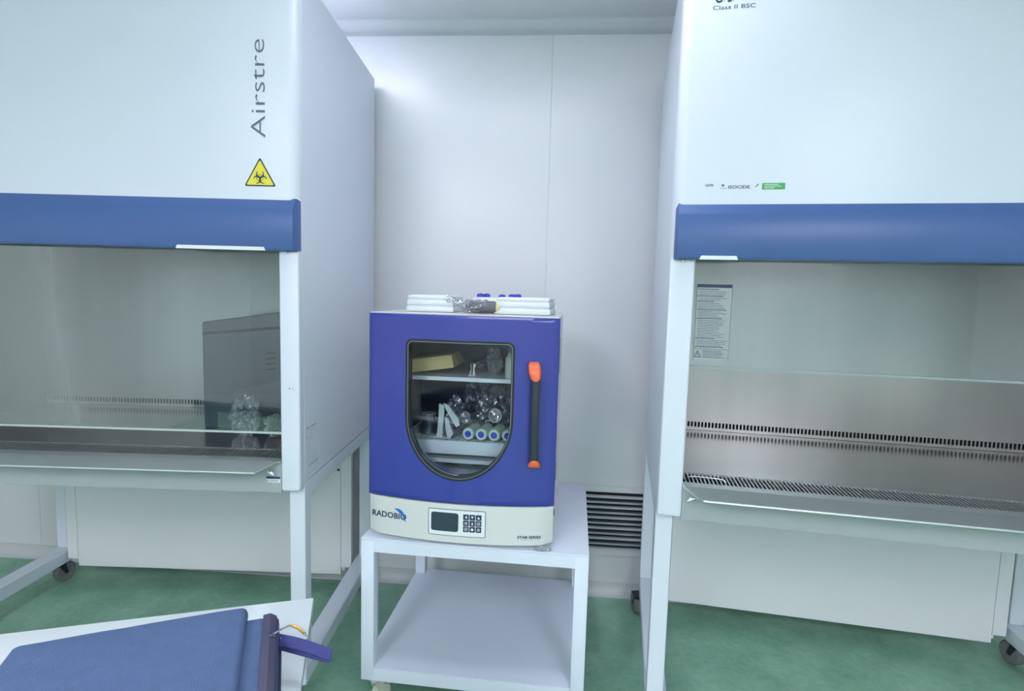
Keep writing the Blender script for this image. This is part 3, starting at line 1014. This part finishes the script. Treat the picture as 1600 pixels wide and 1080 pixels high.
# dark pieces on the right flank
for z0_, z1_ in ((1.055, 1.155), (0.745, 0.795), (0.640, 0.655)):
    bm = bmesh.new()
    y0_ = 0.012 if z1_ > 1 else 0.02
    box(bm, IW - 0.0036 if z1_ > 0.7 else IW + 0.0002, IW + 0.0022, 0.031, 0.045, lz(z0_), lz(z1_), 0.0008, 1)
    obj('latch', bm, 'black', inc)
for z_ in (1.16, 0.73):
    bm = bmesh.new()
    lathe(bm, [(0.0035, -0.008), (0.0035, 0.008)], 12, mtx=Matrix.Translation((-0.004, 0.02, lz(z_))))
    obj('hinge', bm, 'paper', inc, True)


# control panel on the base, lying on the curved front
def on_arc(bm, dy):
    for v in bm.verts:
        v.co.y = arc(v.co.x) + dy + (v.co.y)
    return bm


def arc_plate(x0, x1, z0, z1, r, dy, t_=0.0004, nseg=10, hole=None):
    """thin rounded plate following the curve: sliced in x"""
    bm = bmesh.new()
    top, bot = [], []
    for k in range(nseg + 1):
        f = k / nseg
        x = x0 + (x1 - x0) * (0.5 - 0.5 * math.cos(PI * f))
        e = min(x - x0, x1 - x)
        d = 0 if e >= r else r - math.sqrt(max(0, r * r - (r - e) ** 2))
        top.append((x, z1 - d)); bot.append((x, z0 + d))
    F = [[bm.verts.new((p[0], arc(p[0]) + dy, lz(p[1]))) for p in L_] for L_ in (top, bot)]
    G = [[bm.verts.new((p[0], arc(p[0]) + dy + t_, lz(p[1]))) for p in L_] for L_ in (top, bot)]
    for k in range(nseg):
        bm.faces.new([F[0][k], F[0][k + 1], F[1][k + 1], F[1][k]])
        bm.faces.new([F[0][k], F[0][k + 1], G[0][k + 1], G[0][k]])
        bm.faces.new([F[1][k], F[1][k + 1], G[1][k + 1], G[1][k]])
    for k in (0, nseg):
        bm.faces.new([F[0][k], F[1][k], G[1][k], G[0][k]])
    return bm


cp = obj('control_panel', arc_plate(0.1885, 0.3535, 0.5855, 0.6630, 0.002, -0.0006), 'ink', inc)
tag(cp, 'white control panel with dark outline, screen and nine keys')
obj('panel_face', arc_plate(0.1902, 0.3518, 0.5872, 0.6613, 0.001, -0.0009), 'paper', cp)
obj('screen', arc_plate(0.1968, 0.2762, 0.5985, 0.6530, 0.006, -0.0013), 'screen', cp)
for i in range(3):
    for j in range(3):
        kx0 = 0.2899 + i * 0.0179
        kz0 = 0.6355 - j * 0.0176
        kk = obj('key', arc_plate(kx0, kx0 + 0.0162, kz0, kz0 + 0.0162, 0.001, -0.0013), 'ink', cp)
# white key symbols, one mesh on the panel
bm = bmesh.new()
sym = []
def kpt(i, j, u, v_):
    x = 0.2899 + i * 0.0179 + 0.0081 + u * 0.0081
    z = 0.6355 - j * 0.0176 + 0.0081 + v_ * 0.0081
    return (x, arc(x) - 0.0016, lz(z))
def poly(i, j, P):
    vs = [bm.verts.new(kpt(i, j, *p)) for p in P]
    bm.faces.new(vs)
poly(0, 0, [(-0.55, 0), (0.4, 0.5), (0.4, -0.5)])
poly(1, 0, [(-0.5, 0.45), (0.5, 0.45), (0.0, -0.5)])
poly(2, 0, [(-0.5, -0.45), (0.5, -0.45), (0.0, 0.5)])
poly(1, 2, [(0.5 * math.cos(k * PI / 6), 0.5 * math.sin(k * PI / 6)) for k in range(12)])
poly(1, 1, [(-0.35, -0.5), (0.35, -0.5), (0.1, 0.5), (-0.1, 0.5)])
for (i, j) in ((0, 1), (2, 1), (0, 2), (2, 2)):
    nn = 4 if (i, j) in ((0, 1), (2, 2)) else 10
    for k in range(nn):
        a0, a1 = 2 * PI * k / nn + PI / 4, 2 * PI * (k + 1) / nn + PI / 4
        poly(i, j, [(0.62 * math.cos(a0), 0.62 * math.sin(a0)), (0.62 * math.cos(a1), 0.62 * math.sin(a1)), (0.45 * math.cos(a1), 0.45 * math.sin(a1)), (0.45 * math.cos(a0), 0.45 * math.sin(a0))])
    poly(i, j, [(-0.2, -0.12), (0.2, -0.12), (0.2, 0.12), (-0.2, 0.12)])
obj('key_symbols', bm, 'paper', cp)
# brand lettering and bird mark
bm = text_bm('RADOBIO', 0.0178, width=0.109, depth=0.0, bold=0.024)
shift(bm, 0.0125, 0, lz(0.6165))
bmesh.ops.subdivide_edges(bm, edges=[e for e in bm.edges if e.calc_length() > 0.01], cuts=2)
lg = obj('logo', on_arc(bm, -0.0007), 'ink', inc)
bm = bmesh.new()
P = [(0.066, 0.6385), (0.072, 0.6415), (0.082, 0.6415), (0.091, 0.638), (0.098, 0.631), (0.103, 0.622), (0.1045, 0.612), (0.1035, 0.606), (0.111, 0.604), (0.106, 0.603), (0.100, 0.6065), (0.0985, 0.614), (0.0945, 0.6215), (0.0885, 0.6245), (0.0865, 0.6285), (0.080, 0.6315), (0.0755, 0.6365), (0.071, 0.6375)]
bm.faces.new([bm.verts.new((0.083 + (p[0] - 0.066) * 0.90, -0.0006, lz(0.648 + (p[1] - 0.6415) * 0.92))) for p in P])
bmesh.ops.triangulate(bm, faces=bm.faces)
obj('bird_mark', on_arc(bm, -0.0005), 'bird', lg)
bm = text_bm('STAB SERIES', 0.0078, width=0.066, depth=0.0, bold=0.03)
shift(bm, 0.4430, 0, lz(0.5870))
obj('series_lettering', on_arc(bm, -0.0008), 'ink', inc)
bm = bmesh.new()
for k in range(14):
    x = 0.455 + k * 0.0036
    box(bm, x, x + 0.0026, -0.0003, 0.0002, lz(0.5830), lz(0.5840))
obj('small_print', on_arc(bm, -0.0006), 'pale_ink', inc)

# shelf and shaker platform inside
SH = lz(1.0225)
shf = bmesh.new()
box(shf, 0.034, IW - 0.034, 0.080, ID - 0.03, SH - 0.003, SH)
box(shf, 0.034, IW - 0.034, 0.078, 0.080, SH - 0.0115, SH)
tag(obj('wire_shelf', shf, 'lip', inc), 'bright steel upper shelf')
PZ = lz(0.829)
bm = bmesh.new()
box(bm, 0.060, IW - 0.060, 0.078, 0.081, PZ - 0.040, PZ)
box(bm, 0.060, IW - 0.060, 0.0812, 0.0832, PZ - 0.024, PZ - 0.003)
pf = obj('shaker_platform', bm, 'lip', inc)
bm = bmesh.new()
x = 0.066
while x < IW - 0.06:
    tube(bm, [(x, 0.082, PZ - 0.001), (x, ID - 0.055, PZ - 0.001)], 0.0015, 6)
    x += 0.0165
y = 0.092
while y < ID - 0.055:
    tube(bm, [(0.062, y, PZ - 0.0015), (IW - 0.062, y, PZ - 0.0015)], 0.0010, 6)
    y += 0.0135
obj('wire_grid', bm, 'lip', pf)
bm = bmesh.new()
box(bm, 0.062, IW - 0.062, 0.084, ID - 0.05, PZ - 0.024, PZ - 0.020)
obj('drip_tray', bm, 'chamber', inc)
bm = bmesh.new()
box(bm, 0.060, IW - 0.060, 0.078, 0.30, lz(0.762), lz(0.774))
box(bm, 0.075, IW - 0.075, 0.090, 0.28, lz(0.718), lz(0.7275))
obj('drive_rails', bm, 'lip', inc)
bm = bmesh.new()
box(bm, 0.24, 0.28, 0.13, 0.20, lz(0.7275), lz(0.762))
box(bm, 0.24, 0.28, 0.13, 0.20, lz(0.7745), PZ - 0.026)
for x in (0.09, IW - 0.09):
    box(bm, x - 0.012, x + 0.012, 0.15, 0.25, lz(0.6905), lz(0.718))
    box(bm, x - 0.008, x + 0.008, 0.17, 0.20, lz(0.7275), lz(0.762))
    box(bm, x - 0.008, x + 0.008, 0.17, 0.20, lz(0.774), PZ - 0.024)
obj('shaker_drive', bm, 'chamber', inc)
bm = bmesh.new()       # duct and fan plate under the roof
box(bm, 0.15, 0.34, 0.16, 0.30, lz(1.150), lz(1.1805), 0.004, 2)
box(bm, 0.345, 0.40, 0.12, 0.25, lz(1.125), lz(1.1805), 0.004, 2)
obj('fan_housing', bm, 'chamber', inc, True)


def iw(a, b, z):
    return loc_to_world(ILOC, IYAW, a, b, z)


# ---- things on the upper shelf
t = thing('cardboard_box', 'flat tan cardboard box tilted on the incubator upper shelf', 'box', iw(0.100, 0.092, 1.0250), IYAW)
t.rotation_euler = (0, math.radians(-9), IYAW)
bm = bmesh.new(); box(bm, -0.012, 0.128, 0.0, 0.10, 0.004, 0.044, 0.001, 1)
obj('carton', bm, 'card', t)
bm = bmesh.new()
prism(bm, [(0.1285, 0.044), (0.142, 0.012), (0.143, 0.0125), (0.1295, 0.045)], 1, 0.002, 0.095)
obj('end_flap', bm, 'card', t)


def clamp(nm, label, a, b, z, k, rz, m='milky'):
    """bent plastic flask clip: a foot and two splayed fingers"""
    t = thing(nm, label, 'clip', iw(a, b, z), rz)
    bm = bmesh.new()
    if k > 1:      # upright prong and a slanting blade
        prism(bm, [(-0.010 * k, 0.002), (0.001 * k, 0.002), (0.003 * k, 0.034 * k), (0.004 * k, 0.060 * k), (-0.006 * k, 0.063 * k), (-0.007 * k, 0.030 * k)], 1, -0.006, 0.002)
        prism(bm, [(0.000, 0.063 * k), (0.009 * k, 0.061 * k), (0.030 * k, 0.036 * k), (0.032 * k, 0.024 * k), (0.026 * k, 0.020 * k), (0.010 * k, 0.045 * k)], 1, 0.0022, 0.010)
        prism(bm, [(0.006 * k, 0.040 * k), (0.012 * k, 0.036 * k), (0.022 * k, 0.010 * k), (0.018 * k, 0.0025), (0.011 * k, 0.0025), (0.007 * k, 0.020 * k)], 1, -0.008, 0.0015)
    for s_, lean in (() if k > 1 else ((-1, 0.5), (1, 0.95))):
        P_ = [(0.003 * s_, 0.0), (0.016 * s_ * k, 0.0), (0.012 * s_ * k * lean, 0.03 * k), (0.02 * s_ * k * lean, 0.055 * k), (0.004 * s_, 0.060 * k)]
        prism(bm, P_, 1, -0.004 * s_, -0.004 * s_ + 0.006)
    box(bm, -0.016 * k, 0.018 * k, -0.012, 0.012, 0.0003, 0.003)
    obj('fingers', bm, m, t, True)
    return t


clamp('flask_clip', 'small pale plastic clip on the upper shelf beside the cardboard box', 0.275, 0.13, 1.0228, 0.62, IYAW + 0.1)
bm = bmesh.new(); crumple(bm, 0.055, 0.035, 0.022, 0.3, 9.0, 4)
tag(obj('plastic_bag', bm, mat('mauve_film', srgb(120, 100, 120), 0.3, noise_amt=0.25, noise_scale=40), loc=iw(0.315, 0.245, 1.0228), rot=(0, 0, IYAW)), 'dim mauve plastic bag lying on the upper shelf of the incubator', 'plastic bag')
bm = bmesh.new(); crumple(bm, 0.024, 0.026, 0.045, 0.3, 14.0, 4)
tag(obj('plastic_bag', bm, 'clearbag', loc=iw(0.338, 0.165, 1.0228)), 'clear crinkled bag on the upper shelf beside the upright pale tube', 'plastic bag')
t = thing('bottle', 'pale milky bottle standing at the right end of the upper shelf', 'bottle', iw(0.397, 0.115, 1.0228), 0)
bm = bmesh.new(); lathe(bm, [(0.018, 0.0003), (0.019, 0.003), (0.019, 0.06), (0.012, 0.07), (0.011, 0.076)], 24)
obj('bottle_body', bm, 'tube', t, True)
bm = bmesh.new(); lathe(bm, [(0.0125, 0.0763), (0.0125, 0.096), (0.011, 0.098)], 24)
obj('cap', bm, mat('slate_cap', srgb(130, 140, 170), 0.5, noise_amt=0.05), t, True)

# ---- things on the shaker platform
def lying_tube(a, label):
    t = thing('culture_tube', label, 'tube', iw(a, 0.090, 0.8315 + 0.0185), IYAW, 'milky tubes lying on the shaker platform')
    t.rotation_euler = (0, 0, IYAW - 0.12)
    R_ = Matrix.Rotation(-PI / 2, 4, 'X')
    bm = bmesh.new(); lathe(bm, [(0.015, 0.0), (0.0180, 0.003), (0.0185, 0.02), (0.0185, 0.075), (0.008, 0.082)], 24, mtx=R_)
    obj('tube_body', bm, 'tube', t, True)
    bm = bmesh.new(); lathe(bm, [(0.0092, -0.0018), (0.0102, -0.0002)], 20, mtx=R_)
    obj('cap', bm, 'bluecap', t, True)
    return t


for a, lb in zip((0.2735, 0.3135, 0.3525, 0.3935), ('milky tube with blue end on the shaker platform, leftmost of four', 'milky tube with blue end on the shaker platform, second from the left',
                                                 'milky tube with blue end on the shaker platform, third from the left', 'milky tube with blue end on the shaker platform, at the right window edge')):
    lying_tube(a, lb)
clamp('flask_clip', 'large pale forked plastic clip standing on the wire grid of the incubator', 0.190, 0.11, 0.8305, 1.65, IYAW - 0.1)
t = thing('flask_holder', 'dull grey flared flask holder at the left end of the shaker platform', 'holder', iw(0.132, 0.165, 0.8305), 0.2)
bm = bmesh.new(); lathe(bm, [(0.034, 0.0003), (0.030, 0.012), (0.021, 0.040), (0.021, 0.058), (0.019, 0.058), (0.019, 0.040), (0.028, 0.012)], 26)
obj('cone', bm, 'chamber', t, True)
bm = bmesh.new()
lathe(bm, [(0.0215, 0.0583), (0.0235, 0.0583), (0.0235, 0.0615), (0.0215, 0.0615)], 26)
obj('rim', bm, 'steel2', t, True)
for (a, b, z, sx, sy, sz, sd, lb) in (
        (0.345, 0.265, 0.8310, 0.076, 0.048, 0.075, 21.0, 'large crumpled clear plastic bag at the back right of the lower chamber'),
        (0.420, 0.185, 0.8700, 0.034, 0.028, 0.050, 33.0, 'clear crumpled bag on the tubes at the right of the incubator window'),
        (0.262, 0.365, 0.8310, 0.060, 0.028, 0.078, 57.0, 'crumpled clear plastic bag against the back wall of the lower chamber'),
        (0.205, 0.235, 0.8305, 0.030, 0.028, 0.052, 41.0, 'crumpled clear bag behind the forked clip')):
    bm = bmesh.new(); crumple(bm, sx, sy, sz, 0.38, sd, 4, 2.6)
    tag(obj('plastic_bag', bm, 'clearbag', loc=iw(a, b, z)), lb, 'plastic bag')
for (a, b, z, r, rx, lb) in ((0.258, 0.120, 0.893, 0.017, 1.25, 'glass flask mouth with bright rim behind the leftmost milky tube'), (0.352, 0.115, 0.905, 0.020, 1.35, 'round clear flask mouth among the crumpled bags')):
    t = thing('flask', lb, 'flask', iw(a, b, z), 0)
    t.rotation_euler = (rx, 0.0, -0.25)
    bm = bmesh.new(); lathe(bm, [(r, 0.0), (r * 1.0, -0.02), (r * 1.25, -0.04), (r * 1.3, -0.055), (r * 1.15, -0.052), (r * 0.88, -0.02), (r * 0.88, 0.0)], 28)
    obj('flask_body', bm, 'clearbag', t, True)
    bm = bmesh.new()
    tube(bm, [(r * math.cos(k * PI / 12), r * math.sin(k * PI / 12), 0.0015) for k in range(24)], 0.0012, 6, closed=True)
    obj('rim', bm, 'chrome', t, True)

# ---- things on top of the incubator
ZI = 1.2125
def tray_stack(a0, a1, b0, b1, hts, label, sk):
    t = thing('foam_tray', label, 'tray', iw((a0 + a1) / 2, (b0 + b1) / 2, ZI), IYAW + sk)
    bm = bmesh.new()
    w_, d_ = (a1 - a0) / 2, (b1 - b0) / 2
    z = 0.0004
    prof = []
    for h_, ins in hts:
        box(bm, -w_ + ins, w_ - ins, -d_ + ins, d_ - ins, z, z + h_, min(0.003, h_ * 0.3), 2)
        z += h_ - 0.0003
    obj('tray_body', bm, 'frost', t, True)
    bm = bmesh.new()
    ins = hts[-1][1]
    for q in range(5):
        box(bm, -w_ + ins + 0.01, w_ - ins - 0.01, -d_ + ins + 0.01 + q * (2 * d_ - 0.03 - 2 * ins) / 5, -d_ + ins + 0.018 + q * (2 * d_ - 0.03 - 2 * ins) / 5, z - 0.0002, z + 0.002, 0.0006, 1)
    obj('ribs', bm, 'foam', t)


tray_stack(0.070, 0.215, 0.11, 0.30, [(0.016, 0.0), (0.004, 0.004), (0.016, 0.002), (0.004, 0.006), (0.010, 0.004)], 'white translucent foam tray at the left on top of the incubator', 0.03)
tray_stack(0.345, 0.512, 0.10, 0.29, [(0.018, 0.0), (0.004, 0.004), (0.016, 0.002), (0.004, 0.006), (0.008, 0.004)], 'white translucent foam tray at the right on top of the incubator', -0.04)
t = thing('tube_rack', 'low white rack of blue-capped tubes between the foam trays', 'rack', iw(0.320, 0.355, ZI), IYAW)
bm = bmesh.new(); box(bm, -0.085, 0.095, -0.035, 0.035, 0.0004, 0.048, 0.003, 2)
obj('rack_body', bm, 'frost', t, True)
for dx, dy, dz, rx in ((-0.062, -0.018, 0.0, 0.0), (-0.045, 0.01, 0, 0.0), (0.012, -0.012, -0.002, 0), (0.046, -0.018, 0.0, 0), (0.064, -0.004, 0.001, 0)):
    bm = bmesh.new(); lathe(bm, [(0.011, -0.002), (0.0125, 0.0), (0.012, 0.005), (0.009, 0.0085), (0.004, 0.010)], 20)
    lb = {-0.062: 'front blue-capped tube at the left end of the white rack', -0.045: 'rear blue-capped tube at the left end of the white rack', 0.012: 'single blue-capped tube in the middle of the white rack',
          0.046: 'blue-capped tube just left of the last one on the white rack', 0.064: 'rightmost blue-capped tube standing on the white rack'}[dx]
    tag(obj('capped_tube', bm, 'bluecap', loc=iw(0.320 + dx, 0.355 + dy, ZI + 0.0505 + dz), smooth=True), lb, 'tube', 'blue-capped tubes on the rack')
# dark bottle in a clear bag
t = thing('bagged_bottle', 'dark grey bottle in a crinkled clear bag lying on the incubator', 'bottle', iw(0.30, 0.115, ZI + 0.0195), IYAW)
R_ = Matrix.Rotation(PI / 2, 4, 'Y')
bm = bmesh.new(); lathe(bm, [(0.009, -0.045), (0.015, -0.038), (0.0185, -0.02), (0.0188, 0.045), (0.017, 0.048)], 26, mtx=R_)
obj('bottle_body', bm, 'darkbottle', t, True)
bm = bmesh.new()
lathe(bm, [(0.0175, 0.0482), (0.0185, 0.0485), (0.0185, 0.0515), (0.0165, 0.052)], 26, mtx=R_)
tag(obj('collar', bm, 'yellow', t, True), 'thin yellow ring at the mouth')
bm = bmesh.new(); lathe(bm, [(0.0155, 0.0522), (0.015, 0.058), (0.012, 0.060)], 26, mtx=R_)
obj('stopper', bm, mat('pale_stopper', srgb(200, 200, 190), 0.5, noise_amt=0.05), t, True)
bm = bmesh.new()
vs = crumple(bm, 0.052, 0.0215, 0.0215, 0.28, 51.0, 4, 3.2, flatbot=False)
for v in vs: v.co.x -= 0.012; v.co.z = max(v.co.z, -0.019)
NN = 14
rings = []
for i in range(9):          # twisted neck of the bag, fanning out to the upper left
    f = i / 8
    c_ = Vector((-0.052 - 0.048 * f, 0.0, 0.004 + 0.020 * f))
    rad = 0.008 * (1 - f) + 0.004 + 0.012 * max(0, f - 0.45)
    rings.append([bm.verts.new(c_ + Vector((0.006 * math.sin(3 * a + 5 * f), rad * math.cos(a), rad * math.sin(a) * (1 + 0.5 * math.sin(4 * a + i))))) for a in [2 * PI * k / NN for k in range(NN)]])
for i in range(8):
    for k in range(NN):
        bm.faces.new([rings[i][k], rings[i][(k + 1) % NN], rings[i + 1][(k + 1) % NN], rings[i + 1][k]])
obj('bag', bm, 'clearbag', t)
# crinkled tape under the base, front right
bm = bmesh.new(); crumple(bm, 0.028, 0.007, 0.008, 0.5, 61.0, 3, 3.0)
tag(obj('clear_tape', bm, 'clearbag', loc=loc_to_world(CLOC, CYAW, 0.535, 0.007, 0.5511), rot=(0, 0, 0.1)), 'crumpled clear tape on the trolley under the front right of the incubator', 'tape')

# scrap on the floor beside the right cabinet leg
bm = bmesh.new()
P3 = [(-0.022, 0.005, 0.001), (-0.004, -0.004, 0.010), (0.014, 0.004, 0.012), (0.022, -0.006, 0.004), (0.010, -0.022, 0.001), (-0.006, -0.020, 0.006)]
top = [bm.verts.new(p) for p in P3]; bot = [bm.verts.new((p[0] * 0.9, p[1] * 0.9, 0.0003)) for p in P3]
bm.faces.new(top); bm.faces.new(list(reversed(bot)))
for i in range(6): bm.faces.new([top[i], top[(i + 1) % 6], bot[(i + 1) % 6], bot[i]])
bmesh.ops.triangulate(bm, faces=bm.faces)
tag(obj('paper_scrap', bm, 'paper', loc=(0.300, -0.610, 0.0003)), 'small white paper scrap on the green floor beside the right cabinet', 'paper scrap')

# ------------------------------------------------------------------ desk corner in the foreground
DLOC, DYAW = (-0.398, -1.4098, 0), math.radians(20)
d = thing('desk', 'white glossy desk corner in the foreground at the lower left', 'desk', DLOC, DYAW)
DWd, DDp = 1.25, 0.62
bm = bmesh.new(); box(bm, -DWd, 0, -DDp, 0, 0.722, 0.740, 0.0015, 2)
obj('desktop', bm, 'desk', d, True)
bm = bmesh.new()
box(bm, -DWd + 0.012, -0.006, -0.022, -0.008, 0.69, 0.7215)
box(bm, -DWd + 0.012, -0.006, -DDp + 0.01, -DDp + 0.024, 0.69, 0.7215)
box(bm, -0.020, -0.006, -DDp + 0.0245, -0.0225, 0.69, 0.7215)
box(bm, -DWd + 0.012, -DWd + 0.026, -DDp + 0.0245, -0.0225, 0.69, 0.7215)
obj('apron', bm, 'desk_edge', d)
for x in (-DWd + 0.05, -0.13):
    for y in (-0.075, -DDp + 0.035):
        obj('leg', B((x, x + 0.04, y, y + 0.04, 0.0005, 0.7215), bev=0.002, seg=1), 'desk_edge', d)

# navy bag lying on it
BLOC, BYAW = (-0.389, -1.548, 0.7405), math.radians(26.5)
bg = thing('bag', 'navy fabric bag lying on the white desk, metal ring and loop at its side', 'bag', BLOC, BYAW)


def pillow(x0, x1, y0, y1, z0, z1, puff, nx=20, ny=16, r=0.012):
    bm = bmesh.new()
    # rounded slab with a gently domed top
    vs = box(bm, x0, x1, y0, y1, z0, z1, r, 4)
    bmesh.ops.subdivide_edges(bm, edges=[e for e in bm.edges if e.calc_length() > 0.03], cuts=8, use_grid_fill=True)
    for v in bm.verts:
        if v.co.z > (z0 + z1) / 2:
            u = (v.co.x - x0) / (x1 - x0); w_ = (v.co.y - y0) / (y1 - y0)
            v.co.z += puff * math.sqrt(max(0.0, 16 * u * (1 - u) * w_ * (1 - w_))) + 0.0015 * noise.noise(v.co * 18)
    return bm


obj('bag_body', pillow(-0.34, -0.010, -0.30, -0.004, 0.0, 0.058, 0.006), 'navy', bg, True)
bm = bmesh.new()       # brown-grey edging band round the right side
ol = [(-0.0195, 0.0035), (-0.0015, 0.006), (0.0015, 0.020), (0.0015, 0.046), (-0.002, 0.058), (-0.010, 0.0635), (-0.0195, 0.0625)]
prism(bm, ol, 1, -0.292, -0.008)
bmesh.ops.bevel(bm, geom=[e for e in bm.edges if abs(e.verts[0].co.y - e.verts[1].co.y) < 1e-6], offset=0.003, segments=2, profile=0.5, affect='EDGES')
tag(obj('edging', bm, 'piping', bg, True), 'brown-grey edging strip')
bm = bmesh.new()
tube(bm, [(0.0025, -0.285, 0.032), (0.0030, -0.15, 0.033), (0.0025, -0.02, 0.032)], 0.0022, 8)
tube(bm, [(-0.0005, -0.285, 0.0565), (-0.0005, -0.15, 0.057), (-0.0005, -0.02, 0.0565)], 0.0018, 8)
obj('zip', bm, 'ink', bg, True)
obj('pocket', pillow(-0.31, -0.040, -0.26, 0.008, 0.050, 0.072, 0.003, r=0.009), 'navy', bg, True)


def ribbon(bm, cen, wid, th):
    """strap: list of centre points, width vectors"""
    rs = []
    for i, (p, w_) in enumerate(zip(cen, wid)):
        p = Vector(p); w_ = Vector(w_)
        tdir = (Vector(cen[min(i + 1, len(cen) - 1)]) - Vector(cen[max(i - 1, 0)])).normalized()
        nrm = tdir.cross(w_.normalized()).normalized() * th / 2
        rs.append([bm.verts.new(p + w_ / 2 + nrm), bm.verts.new(p - w_ / 2 + nrm), bm.verts.new(p - w_ / 2 - nrm), bm.verts.new(p + w_ / 2 - nrm)])
    for i in range(len(rs) - 1):
        for k in range(4):
            bm.faces.new([rs[i][k], rs[i][(k + 1) % 4], rs[i + 1][(k + 1) % 4], rs[i + 1][k]])
    bm.faces.new(rs[0]); bm.faces.new(list(reversed(rs[-1])))


def bl(p):          # world point -> bag frame
    q = Vector(p) - Vector(BLOC)
    cs, sn = math.cos(BYAW), math.sin(BYAW)
    return (q.x * cs + q.y * sn, -q.x * sn + q.y * cs, q.z)


# loop: leaves the flank, runs out over the desk edge and folds back beneath itself
A0, A1 = Vector((-0.3775, -1.592, 0.786)), Vector((-0.290, -1.607, 0.781))
wv = Vector((0.002, -0.013, -0.008))
cen, wid = [], []
for k in range(9):
    f = k / 8
    cen.append(bl(A0.lerp(A1, f) + Vector((0, 0, 0.003 * math.sin(PI * f))))); 
for k in range(1, 6):
    a = PI * k / 6
    cen.append(bl(A1 + Vector((0.005 * math.sin(a), 0, -0.0020 * (1 - math.cos(a))))))
for k in range(9):
    f = k / 8
    cen.append(bl((A1 + Vector((0, 0, -0.0040))).lerp(A0 + Vector((0, 0, -0.0040)), f)))
cs, sn = math.cos(BYAW), math.sin(BYAW)
wloc = (wv.x * cs + wv.y * sn, -wv.x * sn + wv.y * cs, wv.z)
bm = bmesh.new(); ribbon(bm, cen, [wloc] * len(cen), 0.0022)
obj('strap_loop', bm, 'navy2', bg, True)
bm = bmesh.new()
rp = [(-0.364, -1.6147, 0.8065), (-0.3621, -1.5961, 0.802), (-0.3592, -1.5782, 0.797), (-0.3561, -1.5731, 0.795), (-0.347, -1.5726, 0.792), (-0.3349, -1.5784, 0.788), (-0.3266, -1.5844, 0.784), (-0.3373, -1.5853, 0.78), (-0.3554, -1.5861, 0.782), (-0.363, -1.5964, 0.79)]
tube(bm, [bl(p) for p in rp], 0.0014, 8, closed=True)
tag(obj('ring', bm, 'chrome', bg, True), 'bent metal ring')
bm = bmesh.new()
tube(bm, [bl(p) for p in (rp[3], rp[4], rp[5])], 0.0021, 8)
tag(obj('clasp', bm, 'brass', bg, True), 'brass clasp')
